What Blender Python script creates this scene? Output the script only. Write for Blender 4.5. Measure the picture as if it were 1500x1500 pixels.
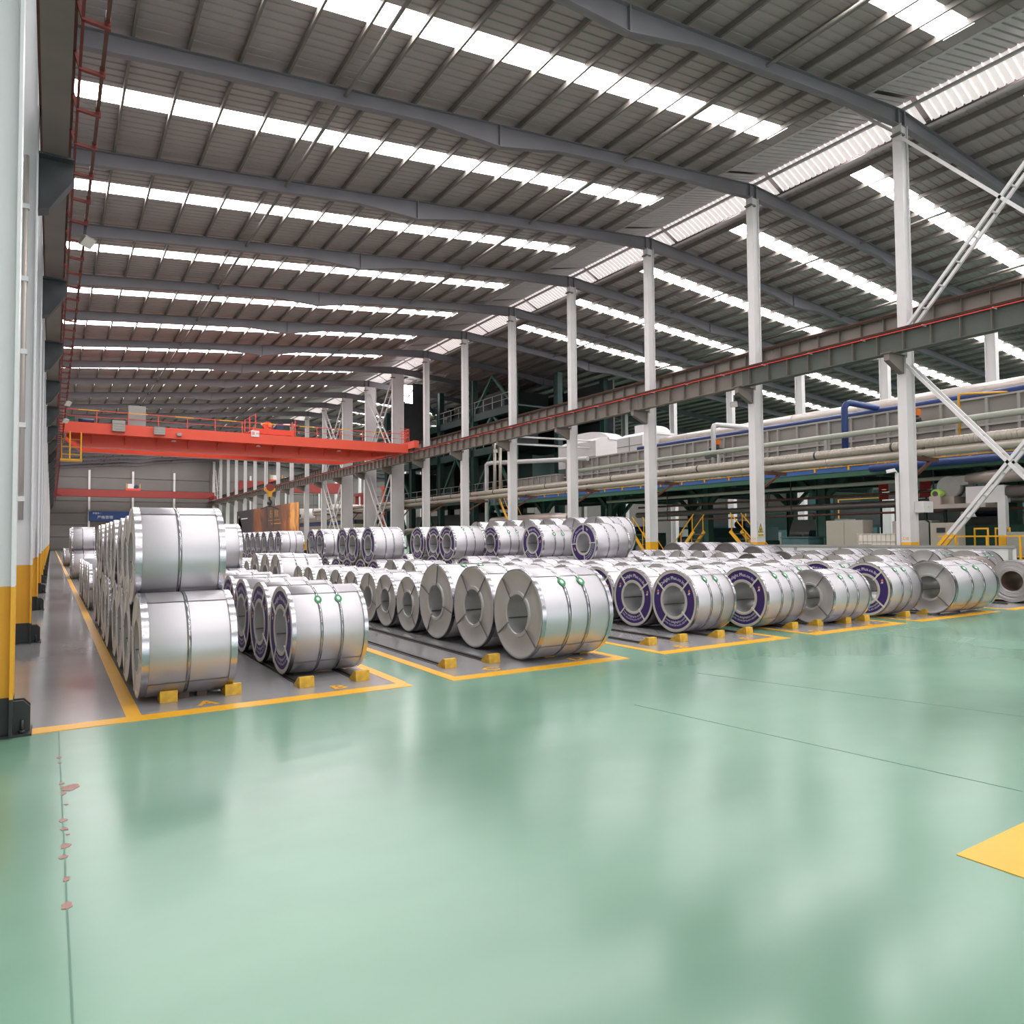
import bpy, math, random
from math import sin, cos, pi, radians
from mathutils import Vector, Matrix
for o in list(bpy.data.objects): bpy.data.objects.remove(o)
random.seed(7)
S = bpy.context.scene
COL = S.collection
# ------------------------------------------------------------------ camera
PIX = 1500.0; FPX = 1057.0; CAMH = 1.65
def _n(v): return v.normalized()
_dy = _n(Vector((75-750, 793-750, FPX)))
_dx = Vector((2410-750, 775-750, FPX)); _dx = _n(_dx - _dy*_dx.dot(_dy))
_dz = _dx.cross(_dy)
if _dz.y > 0: _dz = -_dz
right = Vector((_dx.x, _dy.x, _dz.x)); down = Vector((_dx.y, _dy.y, _dz.y)); fwd = Vector((_dx.z, _dy.z, _dz.z))
cd = bpy.data.cameras.new('camera'); cam = bpy.data.objects.new('camera', cd); COL.objects.link(cam)
cd.sensor_fit = 'HORIZONTAL'; cd.sensor_width = 36.0; cd.lens = FPX/PIX*36.0
cd.clip_start = 0.05; cd.clip_end = 600
up = -down; bk = -fwd
cam.matrix_world = Matrix(((right.x, up.x, bk.x, 0), (right.y, up.y, bk.y, 0), (right.z, up.z, bk.z, CAMH), (0, 0, 0, 1)))
S.camera = cam
# ------------------------------------------------------------------ light
w = bpy.data.worlds.new('sky'); S.world = w; w.use_nodes = True
bg = w.node_tree.nodes['Background']; bg.inputs[0].default_value = (0.92, 0.95, 1.0, 1); bg.inputs[1].default_value = 3.0
SKYLIGHT = 17.0
S.view_settings.view_transform = 'Standard'; S.view_settings.look = 'None'
S.view_settings.exposure = 0.2; S.view_settings.gamma = 1.0; S.view_settings.use_curve_mapping = False
S.cycles.use_denoising = True
# ------------------------------------------------------------------ materials
def mat(name, col, rough=0.5, metal=0.0, var=0.0, scale=3.0, bump=0.0, bscale=20.0, coat=0.0, stretch=(1, 1, 1), rvar=0.0, emit=0.0, spec=0.5, trans=0.0):
    m = bpy.data.materials.new(name); m.use_nodes = True
    nt = m.node_tree; b = nt.nodes['Principled BSDF']
    c = (col[0], col[1], col[2], 1)
    b.inputs['Base Color'].default_value = c
    b.inputs['Roughness'].default_value = rough; b.inputs['Metallic'].default_value = metal
    b.inputs['Specular IOR Level'].default_value = spec
    if coat: b.inputs['Coat Weight'].default_value = coat; b.inputs['Coat Roughness'].default_value = 0.08
    if trans: b.inputs['Transmission Weight'].default_value = trans
    if emit:
        b.inputs['Emission Color'].default_value = c; b.inputs['Emission Strength'].default_value = emit
    if var or bump or rvar:
        tc = nt.nodes.new('ShaderNodeTexCoord'); mp = nt.nodes.new('ShaderNodeMapping')
        mp.inputs['Scale'].default_value = stretch
        nt.links.new(tc.outputs['Object'], mp.inputs['Vector'])
    if var or rvar:
        nz = nt.nodes.new('ShaderNodeTexNoise'); nz.inputs['Scale'].default_value = scale; nz.inputs['Detail'].default_value = 5
        nt.links.new(mp.outputs[0], nz.inputs['Vector'])
        if var:
            mr = nt.nodes.new('ShaderNodeMapRange'); mr.inputs[1].default_value = 0.15; mr.inputs[2].default_value = 0.85
            mr.inputs[3].default_value = 1-var; mr.inputs[4].default_value = 1+var
            mx = nt.nodes.new('ShaderNodeVectorMath'); mx.operation = 'SCALE'; mx.inputs[0].default_value = col[:3]
            nt.links.new(nz.outputs[0], mr.inputs[0]); nt.links.new(mr.outputs[0], mx.inputs['Scale'])
            nt.links.new(mx.outputs[0], b.inputs['Base Color'])
        if rvar:
            r2 = nt.nodes.new('ShaderNodeMapRange'); r2.inputs[1].default_value = 0.15; r2.inputs[2].default_value = 0.85
            r2.inputs[3].default_value = max(0.02, rough-rvar); r2.inputs[4].default_value = rough+rvar
            nt.links.new(nz.outputs[0], r2.inputs[0]); nt.links.new(r2.outputs[0], b.inputs['Roughness'])
    if bump:
        n2 = nt.nodes.new('ShaderNodeTexNoise'); n2.inputs['Scale'].default_value = bscale; n2.inputs['Detail'].default_value = 3
        nt.links.new(mp.outputs[0], n2.inputs['Vector'])
        bp = nt.nodes.new('ShaderNodeBump'); bp.inputs['Strength'].default_value = 1.0; bp.inputs['Distance'].default_value = bump
        nt.links.new(n2.outputs[0], bp.inputs['Height']); nt.links.new(bp.outputs[0], b.inputs['Normal'])
    return m
M = {}
M['green_floor'] = mat('green_epoxy', (0.155, 0.30, 0.215), 0.2, 0, 0.28, 0.35, 0.0, 0.9, rvar=0.07, stretch=(1, 1.6, 1), spec=0.65)
M['grey_floor'] = mat('grey_epoxy', (0.29, 0.285, 0.295), 0.13, 0, 0.12, 0.6, 0.002, 1.6, rvar=0.05)
M['yellow_line'] = mat('yellow_line_paint', (0.83, 0.42, 0.015), 0.3, 0, 0.06, 4)
M['yellow'] = mat('yellow_paint', (0.80, 0.40, 0.02), 0.45, 0, 0.08, 3)
M['wedge'] = mat('worn_yellow_paint', (0.62, 0.36, 0.03), 0.6, 0, 0.35, 14, 0.002, 40)
M['rail'] = mat('dark_rail_steel', (0.05, 0.045, 0.042), 0.5, 0.3, 0.2, 8)
M['chip'] = mat('bare_concrete_pink', (0.40, 0.23, 0.21), 0.9, 0, 0.25, 20)
M['crack'] = mat('floor_joint', (0.13, 0.25, 0.19), 0.7)
M['white'] = mat('white_paint', (0.66, 0.64, 0.645), 0.42, 0, 0.05, 1.2)
M['left_white'] = mat('bluish_white_paint', (0.76, 0.775, 0.79), 0.4, 0, 0.04, 0.8)
M['black'] = mat('black_paint', (0.022, 0.026, 0.026), 0.45)
M['dark'] = mat('dark_steel', (0.05, 0.055, 0.06), 0.5, 0, 0.2, 3)
M['rafter'] = mat('grey_rafter_paint', (0.185, 0.175, 0.195), 0.5, 0, 0.10, 1.0)
M['purlin'] = mat('galvanised_purlin', (0.16, 0.145, 0.13), 0.6, 0, 0.10, 2)
M['sheet'] = mat('roof_sheet', (0.34, 0.30, 0.295), 0.5, 0.1, 0.10, 0.7)
M['vent'] = mat('vent_sheet', (0.50, 0.47, 0.48), 0.5, 0.2, 0.08, 2)
M['sky_pane'] = mat('daylit_translucent_sheet', (1.0, 0.965, 0.965), 0.4, emit=SKYLIGHT)
M['vent_pane'] = mat('daylit_vent_sheet', (1.0, 0.93, 0.92), 0.5, emit=SKYLIGHT*0.025)
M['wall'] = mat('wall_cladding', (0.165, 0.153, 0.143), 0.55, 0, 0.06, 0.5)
M['left_wall'] = mat('pale_wall_cladding', (0.62, 0.62, 0.62), 0.5)  # unseen wall, pale colour chosen to bounce light onto the coil ends
M['beam'] = mat('brown_grey_beam', (0.17, 0.145, 0.125), 0.55, 0, 0.15, 1.5)
M['beam_green'] = mat('green_grey_beam', (0.075, 0.085, 0.075), 0.5, 0, 0.12, 1.5)
M['rust'] = mat('red_oxide_rust', (0.13, 0.055, 0.038), 0.65, 0, 0.25, 5)
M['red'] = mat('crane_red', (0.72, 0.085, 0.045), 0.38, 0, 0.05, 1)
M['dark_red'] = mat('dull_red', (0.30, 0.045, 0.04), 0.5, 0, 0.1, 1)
M['redbar'] = mat('conductor_red', (0.80, 0.05, 0.04), 0.4)
M['redladder'] = mat('red_oxide_bracket', (0.21, 0.035, 0.028), 0.55)
M['galv'] = mat('galvanised_wrap', (0.56, 0.54, 0.57), 0.44, 0.8, 0.03, 6, 0.0004, 8, rvar=0.05, stretch=(0.4, 2, 2))
M['galv_dark'] = mat('galvanised_face', (0.50, 0.485, 0.49), 0.36, 0.45, 0.06, 4, 0.001, 5)
M['beige_face'] = mat('oiled_steel_edge', (0.70, 0.65, 0.61), 0.5, 0.0, 0.12, 6)
M['shiny'] = mat('crimped_edge_band', (0.47, 0.46, 0.49), 0.22, 1.0, bump=0.001, bscale=16)
M['strap'] = mat('steel_strap', (0.38, 0.38, 0.40), 0.15, 1.0, bump=0.0012, bscale=22)
M['spoke'] = mat('dull_strap', (0.66, 0.63, 0.58), 0.45, 0.1)
M['spoke_dark'] = mat('dark_strap', (0.22, 0.21, 0.22), 0.35, 0.8)
M['bore'] = mat('bore_steel', (0.64, 0.64, 0.65), 0.3, 0.55, 0.06, 3)
M['rim'] = mat('rim_board', (0.52, 0.49, 0.45), 0.5, 0.0, 0.08, 5)
M['purple'] = mat('purple_print', (0.052, 0.030, 0.150), 0.5, 0, 0.06, 3, spec=0.2)
M['print_white'] = mat('white_print', (0.80, 0.80, 0.84), 0.5)
M['orange'] = mat('orange_print', (0.85, 0.25, 0.04), 0.5)
M['label_green'] = mat('green_label', (0.02, 0.25, 0.08), 0.5)
M['label_white'] = mat('white_label', (0.85, 0.85, 0.85), 0.5)
M['hot'] = mat('hot_rolled_steel', (0.36, 0.35, 0.35), 0.42, 0.7, 0.12, 3)
M['hot_bore'] = mat('hot_rolled_bore', (0.20, 0.135, 0.11), 0.5, 0.5, 0.2, 3)
M['brownish'] = mat('pinkish_coil', (0.47, 0.39, 0.37), 0.4, 0.8, 0.06, 3)
M['darkface'] = mat('dark_coil_end', (0.15, 0.145, 0.135), 0.45, 0.4, 0.25, 3)
M['timber'] = mat('dark_timber', (0.09, 0.06, 0.05), 0.8, 0, 0.3, 10)
M['deck_green'] = mat('platform_green', (0.022, 0.085, 0.062), 0.5, 0, 0.15, 2)
M['dark_green'] = mat('dark_green_steel', (0.014, 0.042, 0.036), 0.55, 0, 0.2, 1)
M['edge_green'] = mat('edge_beam_green', (0.06, 0.17, 0.11), 0.5)
M['blue'] = mat('blue_pipe', (0.035, 0.07, 0.24), 0.35, 0, 0.08, 2)
M['blue2'] = mat('blue_edge', (0.06, 0.15, 0.42), 0.45)
M['cream'] = mat('cream_lagging', (0.60, 0.54, 0.50), 0.35, 0.3, 0.06, 3, 0.003, 3)
M['lagging'] = mat('silver_beige_lagging', (0.46, 0.41, 0.35), 0.38, 0.4, 0.08, 4)
M['palegreen'] = mat('pale_green_pipe', (0.47, 0.50, 0.42), 0.4, 0, 0.05, 3)
M['casing'] = mat('furnace_casing', (0.41, 0.38, 0.36), 0.5, 0, 0.08, 1.5)
M['casing_rib'] = mat('casing_rib', (0.50, 0.48, 0.45), 0.5, 0, 0.06, 2)
M['white_metal'] = mat('white_lagging', (0.72, 0.70, 0.71), 0.4, 0.1, 0.04, 2)
M['duct'] = mat('duct_sheet', (0.50, 0.43, 0.39), 0.33, 0.6, 0.08, 3)
M['duct_dark'] = mat('dark_duct', (0.25, 0.21, 0.20), 0.35, 0.5, 0.1, 3)
M['grey'] = mat('machine_grey', (0.30, 0.29, 0.28), 0.5, 0, 0.1, 2)
M['beige_box'] = mat('beige_cabinet', (0.43, 0.39, 0.33), 0.45, 0, 0.04, 2)
M['box_grey'] = mat('grey_cabinet', (0.34, 0.33, 0.30), 0.45, 0, 0.06, 2)
M['teal'] = mat('teal_bin', (0.06, 0.13, 0.14), 0.5, 0, 0.12, 3)
M['tank'] = mat('white_tank', (0.80, 0.70, 0.63), 0.4, 0, 0.04, 3)
M['limegreen'] = mat('lime_motor', (0.36, 0.55, 0.10), 0.4)
M['motor_blue'] = mat('motor_blue', (0.02, 0.05, 0.11), 0.4)
M['orange_m'] = mat('orange_part', (0.80, 0.20, 0.03), 0.45)
M['banner_blue'] = mat('blue_banner', (0.028, 0.075, 0.24), 0.6)
M['gold'] = mat('gold_print', (0.55, 0.30, 0.08), 0.5)
M['sign_yellow'] = mat('sign_yellow', (0.75, 0.52, 0.03), 0.5)
M['concrete'] = mat('concrete_plinth', (0.30, 0.28, 0.27), 0.8, 0, 0.15, 6)
M['lampface'] = mat('lamp_glass', (0.72, 0.70, 0.66), 0.3)
def fire_mat():
    m = mat('fire_print', (0.2, 0.1, 0.05), 0.5); nt = m.node_tree; b = nt.nodes['Principled BSDF']
    tc = nt.nodes.new('ShaderNodeTexCoord'); mp = nt.nodes.new('ShaderNodeMapping')
    mp.inputs['Scale'].default_value = (1, 0.55, 0.28); mp.inputs['Rotation'].default_value = (0.5, 0, 0)
    nz = nt.nodes.new('ShaderNodeTexNoise'); nz.inputs['Scale'].default_value = 1.0; nz.inputs['Detail'].default_value = 6; nz.inputs['Distortion'].default_value = 1.2
    nt.links.new(tc.outputs['Object'], mp.inputs[0]); nt.links.new(mp.outputs[0], nz.inputs['Vector'])
    # bands of flame along the banner (object Y)
    sx = nt.nodes.new('ShaderNodeSeparateXYZ'); nt.links.new(tc.outputs['Object'], sx.inputs[0])
    fr = nt.nodes.new('ShaderNodeValToRGB')
    e = fr.color_ramp.elements
    e[0].position = 0.0; e[0].color = (1, 1, 1, 1); e[1].position = 1.0; e[1].color = (0.0, 0, 0, 1)
    for p, v in ((0.08, 1.0), (0.14, 0.62), (0.30, 0.42), (0.46, 0.34), (0.56, 0.66), (0.65, 0.6), (0.71, 0.08)):
        q = e.new(p); q.color = (v, v, v, 1)
    mr = nt.nodes.new('ShaderNodeMapRange'); mr.inputs[1].default_value = -17.3; mr.inputs[2].default_value = 17.3
    nt.links.new(sx.outputs['Y'], mr.inputs[0]); nt.links.new(mr.outputs[0], fr.inputs[0])
    mul = nt.nodes.new('ShaderNodeMath'); mul.operation = 'MULTIPLY'
    nt.links.new(nz.outputs[0], mul.inputs[0]); nt.links.new(fr.outputs[0], mul.inputs[1])
    cr = nt.nodes.new('ShaderNodeValToRGB'); c = cr.color_ramp.elements
    c[0].position = 0.0; c[0].color = (0.030, 0.032, 0.040, 1); c[1].position = 0.62; c[1].color = (0.95, 0.45, 0.12, 1)
    q = c.new(0.2); q.color = (0.11, 0.05, 0.035, 1); q = c.new(0.38); q.color = (0.34, 0.11, 0.035, 1)
    nt.links.new(mul.outputs[0], cr.inputs[0]); nt.links.new(cr.outputs[0], b.inputs['Base Color'])
    return m
M['fire'] = fire_mat()
# ------------------------------------------------------------------ mesh helpers
class MB:
    def __init__(s): s.v = []; s.f = []; s.sm = []
    def add(s, vs, fs, smooth=False):
        n = len(s.v); s.v += [tuple(p) for p in vs]
        s.f += [tuple(i+n for i in f) for f in fs]; s.sm += [smooth]*len(fs); return s
    def box(s, x0, x1, y0, y1, z0, z1):
        return s.add([(x0, y0, z0), (x1, y0, z0), (x1, y1, z0), (x0, y1, z0), (x0, y0, z1), (x1, y0, z1), (x1, y1, z1), (x0, y1, z1)],
                     [(0, 3, 2, 1), (4, 5, 6, 7), (0, 1, 5, 4), (1, 2, 6, 5), (2, 3, 7, 6), (3, 0, 4, 7)])
    def cbox(s, c, d): return s.box(c[0]-d[0]/2, c[0]+d[0]/2, c[1]-d[1]/2, c[1]+d[1]/2, c[2]-d[2]/2, c[2]+d[2]/2)
    def bar(s, p, q, wd, ht=None, upv=(0, 0, 1)):
        ht = ht or wd; p = Vector(p); q = Vector(q); d = (q-p).normalized(); u = Vector(upv)
        if abs(d.dot(u)) > 0.98: u = Vector((0, 1, 0))
        a = d.cross(u).normalized(); b = a.cross(d)
        vs = [e+a*i*wd/2+b*j*ht/2 for e in (p, q) for i, j in ((-1, -1), (1, -1), (1, 1), (-1, 1))]
        return s.add(vs, [(0, 1, 2, 3), (7, 6, 5, 4), (0, 4, 5, 1), (1, 5, 6, 2), (2, 6, 7, 3), (3, 7, 4, 0)])
    def tube(s, pts, r, n=10, cap=True):
        pts = [Vector(p) for p in pts]; rs = r if isinstance(r, (list, tuple)) else [r]*len(pts)
        base = len(s.v); t0 = (pts[1]-pts[0]).normalized()
        u = Vector((0, 0, 1)) if abs(t0.z) < 0.9 else Vector((1, 0, 0))
        for i, p in enumerate(pts):
            a = (pts[i]-pts[i-1]).normalized() if i else t0
            b = (pts[i+1]-pts[i]).normalized() if i < len(pts)-1 else a
            t = (a+b).normalized(); k = 1/max(0.5, t.dot(a))
            x = t.cross(u)
            if x.length < 1e-3: x = t.cross(Vector((0, 1, 0)))
            x.normalize(); y = x.cross(t)
            m = (a-b)
            for j in range(n):
                g = 2*pi*j/n; o = x*cos(g)*rs[i]+y*sin(g)*rs[i]
                if m.length > 1e-4:
                    mm = m.normalized(); o = o + mm*(o.dot(mm))*(k-1)
                s.v.append(tuple(p+o))
        for i in range(len(pts)-1):
            for j in range(n):
                s.f.append((base+i*n+j, base+i*n+(j+1) % n, base+(i+1)*n+(j+1) % n, base+(i+1)*n+j)); s.sm.append(True)
        if cap:
            s.f.append(tuple(base+j for j in range(n))[::-1]); s.sm.append(False)
            s.f.append(tuple(base+(len(pts)-1)*n+j for j in range(n))); s.sm.append(False)
        return s
    def prism(s, poly, axis, a, b):
        n = len(poly)
        def P(u, v, t): return {'x': (t, u, v), 'y': (u, t, v), 'z': (u, v, t)}[axis]
        vs = [P(u, v, a) for u, v in poly]+[P(u, v, b) for u, v in poly]
        return s.add(vs, [tuple(range(n))[::-1], tuple(range(n, 2*n))]+[(i, (i+1) % n, n+(i+1) % n, n+i) for i in range(n)])
    def isec(s, axis, a, b, c, d, wd, ht, tf=0.02, tw=0.012):   # I section extruded on axis; ht = web direction (v), wd = flange (u)
        for v0, v1, u0, u1 in ((d-ht/2, d-ht/2+tf, c-wd/2, c+wd/2), (d+ht/2-tf, d+ht/2, c-wd/2, c+wd/2), (d-ht/2+tf, d+ht/2-tf, c-tw/2, c+tw/2)):
            s.prism([(u0, v0), (u1, v0), (u1, v1), (u0, v1)], axis, a, b)
        return s
    def rev(s, prof, n=48, a0=0.0, a1=2*pi, smooth=True):   # profile (x, r) revolved about X axis
        full = abs(a1-a0-2*pi) < 1e-6; k = n if full else n+1; base = len(s.v)
        for x, r in prof:
            for j in range(k):
                g = a0+(a1-a0)*j/n; s.v.append((x, -r*cos(g), r*sin(g)))
        for i in range(len(prof)-1):
            for j in range(n):
                j2 = (j+1) % k
                s.f.append((base+i*k+j, base+i*k+j2, base+(i+1)*k+j2, base+(i+1)*k+j)); s.sm.append(smooth)
        return s
    def mesh(s, name, m, off=(0, 0, 0)):
        me = bpy.data.meshes.new(name)
        me.from_pydata([(x-off[0], y-off[1], z-off[2]) for x, y, z in s.v], [], s.f)
        me.polygons.foreach_set('use_smooth', s.sm)
        me.materials.append(M[m] if isinstance(m, str) else m); me.update()
        return me
WL = {}
def obj(name, mb, m, parent=None, kind=None):
    if parent is not None: off = WL[parent.name]
    else:
        xs = [p[0] for p in mb.v]; ys = [p[1] for p in mb.v]; zs = [p[2] for p in mb.v]
        off = ((min(xs)+max(xs))/2, (min(ys)+max(ys))/2, min(zs))
    o = bpy.data.objects.new(name, mb.mesh(name, m, off)); COL.objects.link(o)
    if parent is not None: o.parent = parent
    else: o.location = off
    WL[o.name] = off
    if kind: o['kind'] = kind
    return o
def tag(o, label, cat, group=None):
    o['label'] = label; o['category'] = cat
    if group: o['group'] = group
    return o
def thing(name, label, cat, loc=(0, 0, 0), group=None):
    o = bpy.data.objects.new(name, None); COL.objects.link(o); o.location = loc; o.empty_display_size = 0.2
    WL[o.name] = tuple(loc); return tag(o, label, cat, group)
def share(src, name, parent, loc=(0, 0, 0)):     # another object on the same mesh, under parent
    o = bpy.data.objects.new(name, src.data); COL.objects.link(o); o.parent = parent; o.location = loc
    WL[o.name] = tuple(a+b for a, b in zip(WL[parent.name], loc)); return o
_tc = {}
def text(s, size=1.0, align='CENTER', fat=0.0):
    key = (s, align, fat)
    if key not in _tc:
        cu = bpy.data.curves.new('lettering', 'FONT'); cu.body = s; cu.size = 1.0; cu.align_x = align; cu.resolution_u = 2; cu.offset = fat
        ob = bpy.data.objects.new('lettering', cu); COL.objects.link(ob)
        me = ob.to_mesh(); _tc[key] = ([tuple(v.co) for v in me.vertices], [tuple(p.vertices) for p in me.polygons])
        ob.to_mesh_clear(); bpy.data.objects.remove(ob); bpy.data.curves.remove(cu)
    vs, fs = _tc[key]
    return [(x*size, y*size) for x, y, z in vs], fs
def text_plane(mb, s, size, o, ux, uy, align='CENTER', fat=0.0):
    vs, fs = text(s, size, align, fat); o = Vector(o); ux = Vector(ux); uy = Vector(uy)
    return mb.add([o+ux*a+uy*b for a, b in vs], fs)
ORD = ['front', 'second', 'third', 'fourth', 'fifth', 'sixth', 'seventh', 'eighth', 'ninth', 'tenth', 'eleventh', 'twelfth', 'thirteenth', 'fourteenth',
       'fifteenth', 'sixteenth', 'seventeenth', 'eighteenth', 'nineteenth', 'twentieth', 'twenty-first', 'twenty-second', 'twenty-third', 'twenty-fourth', 'twenty-fifth', 'twenty-sixth', 'twenty-seventh', 'twenty-eighth', 'twenty-ninth', 'thirtieth']
def nth(i): return 'front one' if i == 0 else ORD[i]+' from the front'
# ------------------------------------------------------------------ setting: floor
YB = 147.6; YF = -32.4; BAY = 6.66; Y0 = 7.6; XR = 78.0; XC = 26.2; XW = -1.05
floor = obj('floor', MB().box(-1.6, XR+1, YF-1, YB+1, -0.3, 0), 'green_floor', kind='structure')
RECTS = [(0.67, 3.46), (3.96, 6.65), (7.28, 10.07), (10.7, 13.45), (13.95, 17.05), (17.65, 20.45), (21.0, 24.2)]
z = 0.002
obj('painted_zone', MB().box(-1.0, 0.62, 7.62, 146, 0, z), 'grey_floor', floor)
for a, b in RECTS:
    obj('painted_zone', MB().box(a+0.02, b, 7.6, 146, 0, z), 'grey_floor', floor)
def line(x0, x1, y0, y1, zz=0.004): obj('floor_line', MB().box(x0, x1, y0, y1, 0, zz), 'yellow_line', floor)
line(-0.13, 3.44, 7.47, 7.69)
line(0.61, 0.74, 7.69, 146)
for i, (a, b) in enumerate(RECTS):
    f0 = 7.47-0.015*i; f1 = 7.69-0.015*i
    if i: line(a-0.02, b, f0, f1); line(a-0.02, a+0.11, f1, 146)
    line(b-0.13, b, f1, 146)
line(3.95, 6.5, 1.62, 1.96)
for c, x, y in (('A', 1.35, 7.78), ('B', 2.72, 7.78), ('C', 4.68, 7.76), ('D', 6.02, 7.74), ('E', 7.95, 7.7), ('F', 9.40, 7.7), ('G', 11.1, 7.64), ('H', 12.75, 7.62), ('I', 14.9, 7.58), ('J', 16.3, 7.56)):
    mb = MB(); text_plane(mb, c, 0.30, (x, y, 0.0045), (1, 0, 0), (0, 1, 0), 'CENTER', 0.03); obj('floor_letter', mb, 'yellow_line', floor)
for (x, y, r) in ((0.07, 6.56, .035), (0.075, 6.4, .02), (0.08, 5.86, .03), (0.085, 5.76, .025), (0.13, 5.72, .085), (0.09, 5.62, .035), (0.1, 5.38, .02), (0.08, 5.08, .04), (0.085, 4.93, .035), (0.1, 4.83, .02), (0.085, 4.66, .04), (0.08, 4.5, .035), (0.085, 4.2, .03), (0.08, 3.9, .04)):
    r *= 0.62
    pts = [(x+r*(0.6+0.7*random.random())*cos(t*pi/4), y+1.3*r*(0.6+0.7*random.random())*sin(t*pi/4)) for t in range(8)]
    obj('floor_chip', MB().prism(pts, 'z', 0, 0.003), 'chip', floor)
for p, q in (((0.075, 7.5), (0.085, 2.0)), ((4.86, 5.4), (5.4, 1.2)), ((6.6, 6.2), (7.5, 2.8)), ((11.75, 7.4), (11.45, 4.2))):
    obj('floor_joint', MB().bar((p[0], p[1], 0.001), (q[0], q[1], 0.001), 0.008, 0.002), 'crack', floor)
# ------------------------------------------------------------------ walls
def wall_lines(name, x0, x1, y0, y1, z0, z1, m, parent_kind='structure'):
    return obj(name, MB().box(x0, x1, y0, y1, z0, z1), m, kind=parent_kind)
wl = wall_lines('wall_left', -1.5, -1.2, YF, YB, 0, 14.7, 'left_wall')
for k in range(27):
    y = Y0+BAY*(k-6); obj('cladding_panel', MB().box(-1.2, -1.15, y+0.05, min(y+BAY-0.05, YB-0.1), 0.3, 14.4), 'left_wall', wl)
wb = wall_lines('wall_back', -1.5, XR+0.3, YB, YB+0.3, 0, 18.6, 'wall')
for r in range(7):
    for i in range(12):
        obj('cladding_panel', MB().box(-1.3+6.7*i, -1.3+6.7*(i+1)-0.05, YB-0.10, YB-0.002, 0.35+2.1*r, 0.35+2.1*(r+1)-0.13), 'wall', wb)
for i in range(8):
    x = 5.55+6.85*i; obj('wind_post', MB().box(x-0.16, x+0.16, YB-0.5, YB-0.1, 0, 14.2), 'white', wb)
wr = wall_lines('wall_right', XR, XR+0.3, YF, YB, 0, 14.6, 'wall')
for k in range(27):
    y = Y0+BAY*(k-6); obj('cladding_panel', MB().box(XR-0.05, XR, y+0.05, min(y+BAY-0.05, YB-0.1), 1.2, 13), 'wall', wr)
wf = obj('wall_front', MB().box(-1.5, XR+0.3, YF-0.3, YF, 9.0, 18.6).box(-1.5, 1.0, YF-0.3, YF, 0, 9).box(12, 15, YF-0.3, YF, 0, 9).box(25, 29, YF-0.3, YF, 0, 9).box(40, XR+0.3, YF-0.3, YF, 0, 9), 'wall', kind='structure')
# ------------------------------------------------------------------ roof
ZL = lambda x: 14.87+0.102*x
ZR = lambda x: 14.87+0.102*XC-0.078*(x-XC)
XE = XR+0.2
ceil = obj('ceiling', MB().prism([(-1.5, ZL(-1.5)+.25), (24.3, ZL(24.3)+.25), (24.3, ZL(24.3)+.28), (-1.5, ZL(-1.5)+.28)], 'y', YF, YB)
           .prism([(28.3, ZR(28.3)+.25), (XE, ZR(XE)+.25), (XE, ZR(XE)+.28), (28.3, ZR(28.3)+.28)], 'y', YF, YB), 'sheet', kind='structure')
NB = range(-6, 21)
def ribsheet(x0, x1, zf, y0, y1, pitch=0.33, h=0.035, t=0.05):
    ys = []; y = y0
    while y < y1-pitch*0.6:
        ys += [(y, 0), (y+pitch*0.72, 0), (y+pitch*0.78, h), (y+pitch*0.94, h)]; y += pitch
    ys += [(min(y, y1), 0), (y1, 0)]
    mb = MB(); vs = []
    for yy, dz in ys: vs += [(x0, yy, zf(x0)-dz*-1), (x1, yy, zf(x1)+dz)]
    mb.add(vs, [(2*i, 2*i+1, 2*i+3, 2*i+2) for i in range(len(ys)-1)])
    return mb
SA, SB = 2.86, 3.78
proto = {}
for k in NB:
    y = Y0+BAY*k
    for nm, x0, x1, zf in (('L', -1.2, 24.3, ZL), ('R', 28.3, XE, ZR)):
        dark_tower = (nm == 'R' and 6 <= k <= 9)
        if nm not in proto:
            a = obj('roof_panel', ribsheet(x0, x1, zf, y, y+SA), 'sheet', ceil)
            b = obj('roof_panel', ribsheet(x0, x1, zf, y+SB, y+BAY), 'sheet', ceil)
            mb = MB(); n = 12
            xs0, xs1 = (0.25, 23.6) if nm == 'L' else (28.9, XE-2)
            for i in range(n):
                u0 = xs0+(xs1-xs0)*i/n; u1 = xs0+(xs1-xs0)*(i+1)/n
                mb.add([(u0, y+SA, zf(u0)), (u1, y+SA, zf(u1)), (u1, y+SB, zf(u1)), (u0, y+SB, zf(u0))], [(0, 3, 2, 1)])
            s = obj('skylight', mb, 'sky_pane', ceil)
            ends = MB()
            for u0, u1 in ((x0, xs0), (xs1, x1)):
                ends.add([(u0, y+SA, zf(u0)), (u1, y+SA, zf(u1)), (u1, y+SB, zf(u1)), (u0, y+SB, zf(u0))], [(0, 3, 2, 1)])
            c = obj('roof_panel', ends, 'sheet', ceil)
            proto[nm] = (y, a, b, s, c)
            blank = MB().add([(x0, y+SA, zf(x0)), (x1, y+SA, zf(x1)), (x1, y+SB, zf(x1)), (x0, y+SB, zf(x0))], [(0, 3, 2, 1)])
            proto[nm+'b'] = blank
        else:
            yy, a, b, s, c = proto[nm]
            share(a, 'roof_panel', ceil, (0, y-yy, 0)); share(b, 'roof_panel', ceil, (0, y-yy, 0))
            if dark_tower:
                bl = MB(); bl.v = [(px, py+y-yy, pz) for px, py, pz in proto['Rb'].v]; bl.f = proto['Rb'].f; bl.sm = proto['Rb'].sm
                obj('roof_panel', bl, 'sheet', ceil)
            else:
                share(s, 'skylight', ceil, (0, y-yy, 0)); share(c, 'roof_panel', ceil, (0, y-yy, 0))
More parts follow.
